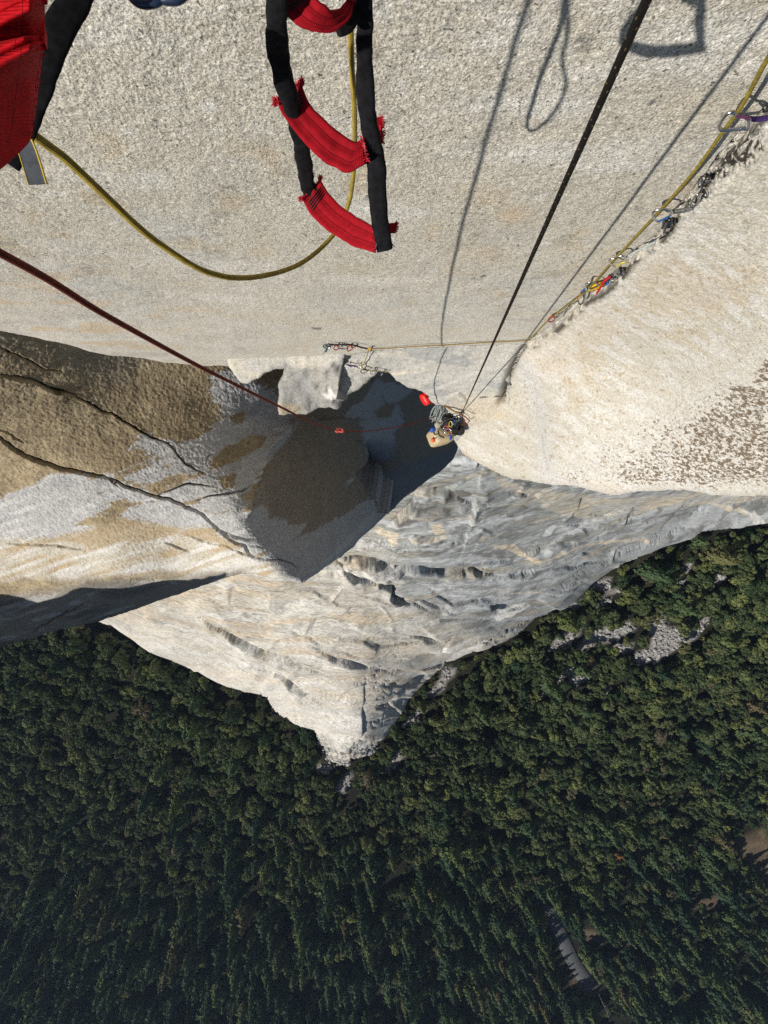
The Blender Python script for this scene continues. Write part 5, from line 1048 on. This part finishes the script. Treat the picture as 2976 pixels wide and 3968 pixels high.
step_band([(690, 1395), (750, 1500), (850, 1610), (960, 1690), (1100, 1760)], [(545, 1545), (600, 1655), (700, 1762), (830, 1850), (950, 1925), (1100, 1972)], .618, .562, 37, sag=.022)
step_band([(560, -60), (640, -20), (720, 50), (790, 80), (850, 60), (900, 0)], [(345, -20), (385, 60), (440, 130), (520, 208), (600, 250), (690, 266), (780, 250), (850, 215), (930, 120), (955, 20)], .372, .398, 43)
# tails of the steps poking out behind the right strand
for k, (a, b, hh) in enumerate([(((1110, 920), (1150, 1090)), ((1165, 905), (1175, 1110)), .515), (((1210, 1740), (1225, 1810)), ((1275, 1735), (1270, 1810)), .572)]):
    q = S2(a); w_ = S2(b); d = ribbon_data(np.array([P(np.array(x), np.array(y), hh) for x, y in q]), np.array([P(np.array(x), np.array(y), hh) for x, y in w_]), .003, nw=4); o = mesh_obj('step_tail', d[0], d[1], RED, lad, False, None, d[2])
    fray('frayed_edge', (d[0][0]*0+P(np.array(w_[0][0]), np.array(w_[0][1]), hh), P(np.array(w_[1][0]), np.array(w_[1][1]), hh)), (.7, .1, .4), 130, .003, o, 61+k)
fray('frayed_end', (P(np.array(1462.), np.array(955.), .568), P(np.array(1518.), np.array(945.), .568)), (.1, -.6, -.2), 200, .005, lad, 71, BLK)
tube('black_lining', PP([(1310, 122, .405), (1345, 108, .408), (1370, 70, .41), (1385, 20, .41), (1392, -40, .408)], 10), .0042, BLK, lad, 8, False, .6)

# ---- second ladder, close at the left edge
l2 = empty('near_aid_ladder', (0, 0, 0), 'close-up red step and black strap of another ladder at the left edge', 'ladder')
def near_step():
    rows = [(-60, 172), (60, 174), (130, 172), (200, 166), (320, 152), (450, 136), (540, 118), (575, 92), (605, 60), (640, 22), (672, -20), (700, -70)]
    R = catmull([np.array((b, a, 0.)) for a, b in rows], 14)[:, :2]; m = len(R); ns = 60
    s = np.linspace(0, 1, ns)[None]; u1 = R[:, :1]; v1 = R[:, 1:]; u = u1-330*(1-s); vv = v1+25*(1-s); q = vv+.42*(u-90)
    slope = -.15+.9*(sstep(q, 40, 115)-sstep(q, 125, 200)) + 1.9*sstep(q, 190, 330) + .4*sstep(u, 110, 170)
    h = .305+slope*(u+60)/FOC*.33 + .02*sstep(vv, 250, 700)*np.ones_like(u)
    G = P(u, vv, h); d = ribbon_data(G[:, 0], G[:, -1], .004, nw=ns); co = d[0].reshape(2, m*ns, 3).copy(); Nn = co[1]-co[0]; co[0] = G.reshape(-1, 3); co[1] = co[0]+Nn
    return co.reshape(-1, 3), d[1], d[2]
d = near_step(); st = mesh_obj('step', d[0], d[1], webbing_material('red_webbing_near', (.46, .006, .012), ribs=520, lines=((.74, .004),)), l2, True, None, d[2])
fray('frayed_edge', (P(np.array(172.), np.array(120.), .33), P(np.array(120.), np.array(530.), .36)), (.6, 0, 0), 120, .0012, st, 82)
strand('side_webbing', [(335, -80, .42), (292, 0, .42), (212, 150, .42), (166, 300, .425), (128, 430, .43), (90, 540, .435), (40, 640, .44)], [84, 86, 86, 72, 60, 60, 60], BLK, l2, .3, seed=14)
q = [(88, 540, .42), (112, 600, .425), (146, 712, .43)]; wd = 34.
Lp = PP([(x-wd+(-2 if k else 0), y+3, h) for k, (x, y, h) in enumerate(q)], 8); Rp = PP([(x+wd, y-1, h) for x, y, h in q], 8); d = ribbon_data(Lp, Rp, .002, nw=6)
tl = empty('webbing_tail', Lp[-1], 'slate grey webbing tail with yellow edges below the near red step', 'webbing'); tl.location = (0, 0, 0)
mesh_obj('band', d[0], d[1], SLATE, tl, False, None, d[2]); tube('edge_cord', Lp, .0005, YEDGE, tl, 6); tube('edge_cord', Rp, .0008, YEDGE, tl, 6)

# ---- carabiners
def loop(pts, fn, gap, tilt=0.0, n=8):
    C = [fn(x, y, gap+tilt*k) for k, (x, y) in enumerate(pts)]; C.append(C[0]); p = np.array(C); 
    p = np.concatenate([p[-3:-1], p, p[1:3]]); c = catmull(p, n); return c[2*n:-2*n]
def biner(pts, fn, gap, rad, body, gate, g0, g1, label, group='carabiners on the wall', tilt=0.0):
    C = loop(pts, fn, gap, tilt); m = len(C); a, b = int(g0*m), int(g1*m)
    e = empty('carabiner', C[0], label, 'carabiner', group); e.location = (0, 0, 0)
    if g0 < g1: bodyC = np.concatenate([C[b:], C[1:a+1]]); gC = C[a:b+1]
    else: bodyC = C[b:a+1]; gC = np.concatenate([C[a:], C[1:b+1]])
    tube('body', bodyC, rad, body, e, 8); tube('gate', gC, rad*.82, gate, e, 8); return e
def sling(name, strands, rad, mat, label, cat='sling', squash=.45, group=None):
    ds = [tube_data(catmull(np.array(s), 8), rad, 8, False, squash) for s in strands]; d = join(*ds); return tag(mesh_obj(name, d[0], d[1], mat, None, True, None, d[2]), label, cat, group)
def cam_unit(at, toward, scale, label, lobe=DKST, fn=wp):
    "spring-loaded cam: stem, trigger bar and four lobes biting the crack"
    e = empty('cam', (0, 0, 0), label, 'cam', 'cams in the corner crack'); at = np.asarray(at); ax = np.asarray(toward)-at; ax /= np.linalg.norm(ax); sd = np.cross(ax, (0, 1, 0)); sd /= np.linalg.norm(sd)
    tube('stem', np.array([at, at+ax*scale*.5, at+ax*scale]), scale*.05, DKST, e, 7)
    tube('trigger', np.array([at+ax*scale*.45-sd*scale*.22, at+ax*scale*.45+sd*scale*.22]), scale*.06, BLACKP, e, 7)
    nn = np.cross(ax, sd)
    for k, o in enumerate((-.24, -.08, .08, .24)):
        c = at+sd*o*scale; an = np.linspace(0, 6.2832, 14, endpoint=False); r = scale*.17*(1+.25*np.cos(an+(0 if k % 2 else 3.14))); ring = c+np.outer(np.cos(an)*r, ax)+np.outer(np.sin(an)*r, nn)
        w = sd*scale*.035; co = np.concatenate([ring-w, ring+w]); f = [tuple(range(13, -1, -1)), tuple(range(14, 28))]+[(i, (i+1) % 14, 14+(i+1) % 14, 14+i) for i in range(14)]; mesh_obj('lobe', co, f, lobe, e, False)
    return e
# ---- olive rope following the corner, clipped to gear
ol = [(3080, 60), (2976, 224), (2877, 406), (2794, 522), (2678, 680), (2537, 838), (2371, 1016), (2280, 1120), (2239, 1153), (2131, 1236), (2073, 1294), (2052, 1320)]
og = [.085, .082, .078, .072, .062, .05, .042, .036, .03, .022, .014, .010]
C1 = catmull([wp(p[0], p[1], g) for p, g in zip(ol, og)], 12)
tag(tube('fixed_rope', C1, .0047, R_OLV, n=12), 'olive green rope running down the corner crack through the carabiners', 'rope')
C2 = catmull([wp(2054, 1318, .012), wp(2000, 1322, .012), wp(1900, 1326, .014), wp(1800, 1332, .02), wp(1700, 1338, .025), wp(1600, 1343, .02), wp(1500, 1350, .015), wp(1430, 1352, .02)], 8)
tag(tube('traverse_rope', C2, .0044, R_TAN, n=10), 'tan rope strung level along the lip to the left anchor', 'rope')
C3 = catmull([wp(1430, 1352, .03), lwp(1420, 1385, .1), lwp(1412, 1405, .08), lwp(1404, 1424, .06), lwp(1425, 1434, .05), lwp(1465, 1438, .05), lwp(1506, 1442, .04)], 8)
tag(tube('anchor_line', C3, .0042, R_OLV, n=8), 'short olive cord dropping from the left anchor to the ledge edge', 'cord')
mesh_k = tube('yellow_knot', wp(1431, 1352, .03)+.011*np.stack([np.sin(th), .4*np.cos(th), np.cos(.5*th)], -1), .006, plain('yellow_knot', (.50, .30, .04), .8), None, 7); tag(mesh_k, 'yellow knot joining the cords at the left anchor', 'knot')
S9 = lambda l: Z(l, 2500, 300, 476/1659.)
biner(S9([(1000, 665), (1050, 560), (1110, 490), (1180, 470), (1260, 525), (1340, 535), (1395, 560), (1405, 640), (1390, 690), (1300, 690), (1180, 705), (1070, 712), (1020, 705)]), wp, .08, .0042, SILV, C_PUR, .27, .47, 'silver carabiner with purple gate, topmost on the corner rope')
sling('purple_sling', [[wp(2890, 456, .07), wp(2930, 462, .055), wp(2990, 455, .045), wp(3060, 445, .04)]], .0065, W_PUR, 'purple webbing sling running off the right edge from the topmost carabiner')
biner([(2529, 826), (2532, 842), (2540, 853), (2550, 858), (2568, 851), (2586, 842), (2598, 835), (2604, 827), (2596, 815), (2572, 811), (2550, 813), (2536, 818)], wp, .055, .0040, SILV, C_BLU, .26, .52, 'silver carabiner with blue gate, second down the corner rope')
sling('grey_sling', [[wp(2600, 818, .05), wp(2640, 812, .04), wp(2684, 806, .035)], [wp(2604, 826, .05), wp(2645, 822, .04), wp(2688, 810, .03)]], .0035, W_GRY, 'grey sling between the blue-gated carabiner and the crack')
biner([(2678, 790), (2688, 770), (2702, 754), (2712, 760), (2706, 780), (2694, 798), (2682, 806)], wp, .03, .0038, SILV, SILV, .6, .85, 'bare silver carabiner against the crack above the grey sling')
cam_unit(wp(2727, 702, .02), wp(2712, 760, .03), .055, 'dark cam jammed in the corner crack above the grey sling')
sling('wire_loop', [[wp(2715, 735, .02), wp(2735, 745, .02), wp(2738, 766, .02), wp(2722, 758, .02)]], .0028, BLACKP, 'black wire thumb loop of gear beside the upper cam', 'wire')
biner([(2361, 1010), (2364, 1020), (2372, 1027), (2386, 1033), (2396, 1028), (2408, 1019), (2423, 1014), (2427, 1005), (2416, 992), (2400, 993), (2382, 1000), (2367, 1004)], wp, .045, .0042, SILV, C_YEL, .27, .52, 'silver carabiner with yellow gate, third down the corner rope')
sling('pale_sling', [[wp(2424, 998, .04), wp(2460, 976, .03), wp(2501, 957, .025), wp(2540, 936, .02)]], .0040, webbing_material('pale_sling', (.34, .38, .38)), 'pale thin sling above the yellow-gated carabiner')
cam_unit(wp(2592, 862, .01), wp(2560, 925, .02), .075, 'dark cam in the corner crack above the pale sling')
sling('curved_stem', [[wp(2594, 862, .012), wp(2600, 885, .015), wp(2585, 910, .02), wp(2555, 925, .02)]], .0042, BLACKP, 'black curved cable of the cam above the pale sling', 'cable')
biner([(2270, 1104), (2269, 1114), (2275, 1122), (2290, 1120), (2310, 1112), (2322, 1105), (2312, 1099), (2290, 1094), (2277, 1096)], wp, .04, .0042, SILV, SILV, .3, .55, 'silver carabiner lying over the yellow sling in the corner')
d = ribbon_data(catmull([wp(2272, 1120, .035), wp(2300, 1108, .03), wp(2344, 1092, .02)], 8), catmull([wp(2274, 1133, .035), wp(2312, 1124, .03), wp(2346, 1108, .02)], 8), .006, nw=5); tag(mesh_obj('yellow_sling', d[0], d[1], W_YEL, None, True, None, d[2]), 'bright yellow sling bundled in the corner crack', 'sling')
sling('red_sling', [[wp(2313, 1136, .045), wp(2328, 1112, .045), wp(2343, 1088, .035), wp(2366, 1070, .02)]], .0085, W_RED, 'red sling crossing the yellow sling in the corner')
sling('blue_sling', [[wp(2347, 1100, .02), wp(2358, 1091, .015)]], .012, W_BLU, 'short blue sling end beside the yellow sling')
biner([(2366, 1085), (2370, 1094), (2380, 1092), (2386, 1080), (2383, 1072), (2374, 1074)], rp, .03, .0036, SILV, DKST, .1, .3, 'small silver ring carabiner beside the blue sling end')
cam_unit(wp(2398, 1055, .01), wp(2372, 1074, .02), .085, 'black and silver cam in the corner crack above the red sling', SILV)
biner([(2241, 1158), (2242, 1172), (2248, 1179), (2257, 1175), (2262, 1160), (2267, 1142), (2263, 1131), (2254, 1132), (2247, 1146)], wp, .035, .0042, DKST, C_ORG, .82, .05, 'grey carabiner with orange gate below the yellow sling')
sling('navy_sling', [[wp(2252, 1134, .03), wp(2262, 1124, .03), wp(2272, 1116, .035)]], .008, W_BLU, 'dark blue sling above the orange-gated carabiner')
biner([(2186, 1207), (2196, 1203), (2208, 1194), (2203, 1192), (2192, 1198)], wp, .03, .0038, SILV, SILV, .4, .6, 'narrow silver carabiner low in the corner crack')
sling('grey_sling', [[wp(2148, 1234, .02), wp(2166, 1220, .02), wp(2188, 1206, .025)]], .004, W_GRY, 'short grey sling above the red carabiner low in the corner')
biner([(2124, 1240), (2131, 1248), (2144, 1243), (2152, 1232), (2146, 1226), (2133, 1229)], wp, .03, .0042, C_RED, C_RED, .5, .7, 'red carabiner low on the corner rope')
# ---- left anchor
anc = 'gear at the left anchor'
sling('anchor_sling', [[wp(1271, 1333, .02), wp(1300, 1336, .025), wp(1330, 1335, .03), wp(1368, 1337, .03), wp(1400, 1346, .03), wp(1430, 1352, .03)]], .0065, webbing_material('dark_sling', (.035, .03, .03)), 'dark anchor sling stretched along the lip from the bolt', group=anc)
sling('anchor_sling', [[wp(1310, 1350, .03), wp(1335, 1352, .03), wp(1350, 1349, .03)]], .006, W_GRY, 'short grey link between the two red anchor carabiners', group=anc)
biner([(1293, 1352), (1297, 1343), (1306, 1340), (1311, 1348), (1304, 1356)], wp, .035, .0040, C_RED, C_RED, .4, .6, 'left red carabiner at the left anchor', anc)
biner([(1345, 1349), (1350, 1342), (1362, 1341), (1368, 1347), (1360, 1356), (1348, 1360)], wp, .035, .0046, C_RED, C_ORG, .25, .45, 'right red carabiner at the left anchor', anc)
biner([(1315, 1348), (1320, 1341), (1328, 1345), (1324, 1353)], wp, .035, .0036, SILV, SILV, .4, .6, 'silver carabiner between the red ones at the left anchor', anc)
def bolt(u, v, label):
    c = wp(u, v, .0); e = empty('bolt_hanger', (0, 0, 0), label, 'bolt'); an = np.linspace(0, 6.2832, 10, endpoint=False)
    def disk(nm, r, y0, y1, mat):
        ring = lambda y: c+np.stack([np.cos(an)*r, np.full(10, y), np.sin(an)*r], -1); co = np.concatenate([ring(y0), ring(y1)]); mesh_obj(nm, co, [tuple(range(10)), tuple(range(19, 9, -1))]+[(i, 10+i, 10+(i+1) % 10, (i+1) % 10) for i in range(10)], mat, e, False)
    disk('plate', .026, .0, -.012, SILV); disk('bolt_head', .011, -.012, -.026, DKST)
    tube('eye', c+np.stack([.03*np.sin(th[:31]), -.014+.012*np.cos(th[:31]), -.03+.025*np.cos(th[:31])], -1), .006, SILV, e, 7)
bolt(1266, 1331, 'steel bolt hanger at the end of the lip anchor')
sling('teal_tail', [[wp(1267, 1342, .02), wp(1260, 1356, .025), wp(1251, 1372, .02)]], .007, webbing_material('teal_webbing', (.14, .30, .31)), 'pale teal webbing tail hanging under the bolt', group=anc)
sling('purple_sling', [[lwp(1345, 1414, .05), lwp(1365, 1417, .06), lwp(1386, 1420, .05)]], .007, W_PUR, 'purple sling on the ledge edge under the anchor')
biner([(1383, 1420), (1388, 1414), (1402, 1416), (1400, 1424), (1388, 1426)], lwp, .06, .0036, SILV, SILV, .4, .6, 'silver carabiner on the ledge edge beside the purple sling', anc)
biner([(1398, 1440), (1404, 1432), (1424, 1436), (1420, 1442), (1405, 1446)], lwp, .07, .0044, DKST, DKST, .4, .6, 'black carabiner hanging in shade under the ledge edge', anc)
biner([(1474, 1452), (1480, 1440), (1484, 1444), (1478, 1456)], lwp, .06, .0036, SILV, C_BLU, .4, .6, 'small bright carabiner on the cord along the ledge edge', anc)
biner([(1436, 1446), (1440, 1434), (1445, 1438), (1441, 1450)], lwp, .06, .0036, SILV, SILV, .4, .6, 'small silver carabiner nearest the purple sling on the ledge edge', anc)
cam_unit(lwp(1332, 1408, .03), lwp(1345, 1414, .05), .08, 'dark cam behind the purple sling at the ledge edge')
tag(tube('thin_cord', catmull([lwp(1858, 1541, .05), lwp(1900, 1538, .02), lwp(1962, 1534, .02)], 8), .004, plain('dark_cord', (.03, .03, .03), .8), None, 6), 'thin dark cord leading level from the haul line to the corner', 'cord')
# ---- something of blue-black metal just peeks in at the top edge
biner([(470, -150), (500, -40), (525, 0), (560, 12), (600, 6), (622, -6), (650, -2), (690, -6), (720, -40), (740, -150), (700, -240), (520, -240)], lambda x, y, g: P(np.array(x*1.), np.array(y*1.), .36), 0, .0032, plain('navy_alloy', (.02, .035, .07), .35, .3), DKST, .75, .95, 'dark navy carabiner peeking in at the top edge', 'carabiners near the lens')

# ---- belay: bags, coil and hardware hanging from the master point
S8 = lambda x, y: (1500+x*400/1659., 1450+y*400/1659.)
def bp_(x, y, h): u, v = S8(x, y); return P(np.array(u), np.array(v), h)
def lump(name, c, ax, mat, parent=None, n=(20, 28), rough=.12, seed=1, flat=None, freq=9):
    "a soft sack: an ellipsoid with sags and folds; ax = three semi-axis vectors"
    A = np.asarray(ax, float); th_, ph = np.meshgrid(np.linspace(0, np.pi, n[0]), np.linspace(0, 2*np.pi, n[1], endpoint=False), indexing='ij')
    s = lambda x, e: np.sign(x)*np.abs(x)**e
    e = flat or .75; x = s(np.sin(th_), e)*s(np.cos(ph), e); y = s(np.sin(th_), e)*s(np.sin(ph), e); z = s(np.cos(th_), e)
    q = np.stack([x, y, z], -1).reshape(-1, 3); r = 1+rough*fbm(q*1.0+seed, freq/4., 3, seed)+.35*rough*fbm(q+seed, freq, 2, seed+2)
    co = np.asarray(c)+(q*r[:, None])@A; i = np.arange(n[0]*n[1]).reshape(n); f = np.stack([i[:-1], np.roll(i[:-1], -1, 1), np.roll(i[1:], -1, 1), i[1:]], -1).reshape(-1, 4)
    return mesh_obj(name, co, [tuple(x) for x in f.tolist()], mat, parent, True)
TAN = plain('tan_haul_fabric', (.46, .37, .23), .6, 0, .1, 30, .004); BLUE = plain('blue_strap', (.012, .07, .33), .6); ORANGE = plain('orange_patch', (.85, .13, .02), .6); BLACKF = plain('black_fabric', (.010, .010, .011), .8, 0, .4, 30, .01); REDS = plain('red_sack_fabric', (.72, .015, .012), .45, 0, .12, 20, .003); BEIGE = plain('beige_cloth', (.33, .31, .26), .85, 0, .25, 25, .006)
pxm = 5.6/FOC
hb = empty('haul_bag', (0, 0, 0), 'tan haul bag with blue straps and an orange patch at the belay', 'bag')
cB = bp_(850, 1000, 5.75); lump('body', cB, [(.118, .030, -.02), (.035, -.092, .02), (.02, .03, .17)], TAN, hb, rough=.06, seed=3, flat=.42)
def strap_on(pts, r, mat, nm='strap', sq=.5): tube(nm, catmull(np.array(pts), 8), r, mat, hb, 8, False, sq)
lump('buckle_pad', bp_(735, 895, 5.60), [(.030, .012, 0), (-.012, .026, 0), (0, .01, .03)], BLUE, hb, (10, 14), .15, 6); lump('buckle_pad', bp_(1010, 1015, 5.60), [(.018, .01, 0), (-.01, .034, 0), (0, .01, .03)], BLUE, hb, (10, 14), .15, 7)
lump('orange_patch', bp_(735, 1062, 5.60), [(.022, -.008, 0), (.004, .024, 0), (0, 0, .02)], ORANGE, hb, (10, 14), .05, 8)
DKS = plain('dark_strap', (.02, .022, .03), .7)
strap_on([bp_(815, 905, 5.58), bp_(840, 985, 5.57), (bp_(900, 1015, 5.57)), bp_(985, 1040, 5.59)], .006, DKS); strap_on([bp_(745, 930, 5.58), bp_(760, 968, 5.575), bp_(815, 962, 5.57)], .005, DKS); strap_on([bp_(755, 1045, 5.585), bp_(800, 1015, 5.57)], .006, DKS)
strap_on([bp_(740, 880, 5.6), bp_(900, 760, 5.5), bp_(1100, 690, 5.42), BEL], .005, DKS, 'haul_strap'); strap_on([bp_(1010, 1010, 5.6), bp_(1080, 850, 5.5), bp_(1160, 700, 5.42), BEL], .005, DKS, 'haul_strap')
gb = empty('gear_sack', (0, 0, 0), 'black open sack hung with colourful hardware above the tan haul bag', 'bag')
lump('body', bp_(1000, 850, 5.62), [(.085, .03, 0), (-.035, .080, 0), (.02, .03, .11)], BLACKF, gb, rough=.35, seed=12); lump('flap', bp_(1160, 900, 5.66), [(.055, -.015, 0), (.01, .045, 0), (0, .02, .05)], BLACKF, gb, (14, 18), .4, 15); lump('flap', bp_(950, 730, 5.55), [(.045, .015, 0), (-.01, .03, 0), (0, .02, .05)], BLACKF, gb, (14, 18), .4, 17)
lump('beige_jacket', bp_(830, 800, 5.58), [(.035, .045, 0), (-.03, .02, 0), (0, .02, .05)], BEIGE, None, (16, 20), .45, 19); tag(bpy.data.objects['beige_jacket'], 'crumpled beige jacket tucked beside the black sack', 'jacket')
ss = empty('stuff_sack', (0, 0, 0), 'bright red stuff sack hanging at the upper left of the belay', 'bag')
lump('body', bp_(610, 395, 5.45), [(.038, -.060, 0), (.030, .022, 0), (.01, .0, .06)], REDS, ss, rough=.12, seed=23, flat=.6); lump('shaded_side', bp_(695, 395, 5.47), [(.042, -.052, 0), (.026, .022, 0), (.01, .0, .06)], plain('sack_shade_red', (.09, .008, .010), .7, 0, .3, 30, .004), ss, rough=.2, seed=25)  # second, darker lump paints the shaded side of the red sack
tube('drawcord', catmull([bp_(690, 400, 5.4), bp_(860, 480, 5.38), bp_(1040, 575, 5.37), BEL], 8), .004, W_DKR, ss, 7)
rcoil = []
rng = np.random.default_rng(41)
for k in range(11):
    cx = 740+150*rng.random(); top = bp_(cx+30, 500+30*rng.random(), 5.40); wv = .012+.016*rng.random(); ln = (.12+.06*rng.random()); a = rng.random()*3.14; t = np.linspace(0, 6.2832, 40); sx_ = np.array((math.cos(a), math.sin(a), 0)); dn_ = np.array((-.15-.3*rng.random(), -.9, -.25-.5*rng.random()))
    rcoil.append(tube_data(top+np.outer(wv*np.sin(t), sx_)+np.outer(ln*(1-np.cos(t))/2, dn_), .0058, 7, True))
d = join(*rcoil); tag(mesh_obj('rope_coil', d[0], d[1], R_GRY, None, True, None, d[2]), 'grey rope coiled in hanging loops beside the red sack', 'rope')
for k, (pts, mat, lab) in enumerate([([(700, 395), (900, 470), (1060, 585), (1185, 635)], W_DKR, 'maroon sling from the red sack to the belay point'), ([(860, 455), (960, 520), (1070, 590), (1190, 640)], R_TAN, 'tan cord running beside the maroon sling at the belay'), ([(1190, 640), (1260, 690), (1330, 750)], W_DKR, 'short maroon sling right of the belay point')]):
    tag(tube('belay_sling', catmull([bp_(x, y, 5.36-.02*k) for x, y in pts], 8), .0085 if k == 0 else .006, mat, None, 8, False, .6), lab, 'sling')
tag(tube('cord_loop', catmull([bp_(1215, 690, 5.4), bp_(1245, 750, 5.42), bp_(1215, 815, 5.44), bp_(1280, 795, 5.43), bp_(1330, 745, 5.4)], 8), .0042, R_RED, None, 7), 'small red cord loop hanging right of the belay point', 'cord')
for k, (x, y, w_, h_, body, gate, lab) in enumerate([(1175, 655, 26, 40, SILV, SILV, 'silver carabiner at the belay master point'), (1130, 715, 24, 46, SILV, DKST, 'silver locking carabiner below the belay master point'), (1020, 800, 26, 44, C_YEL, C_YEL, 'yellow carabiner on the black sack'), (945, 860, 40, 28, plain('pink_anodised', (.75, .08, .14), .4, .3), SILV, 'pink carabiner on the black sack'), (975, 915, 52, 46, SILV, SILV, 'large silver carabiner low on the black sack'), (1010, 945, 24, 26, C_ORG, C_ORG, 'orange carabiner low on the black sack'), (1075, 775, 20, 34, C_BLU, SILV, 'blue carabiner high on the black sack'), (1200, 630, 22, 22, DKST, DKST, 'dark carabiner clipped to the haul line end'), (880, 475, 18, 22, C_ORG, C_YEL, 'gold carabiner on the maroon sling')]):
    t = np.linspace(0, 6.2832, 9)[:-1]; biner([S8(x+w_*math.cos(a)*(1+.2*math.sin(a)), y+h_*math.sin(a)) for a in t], lambda u, v, g: P(np.array(u), np.array(v), 5.40 if y < 700 else 5.46), 0, .0042, body, gate, .3, .55, lab, 'carabiners at the belay')
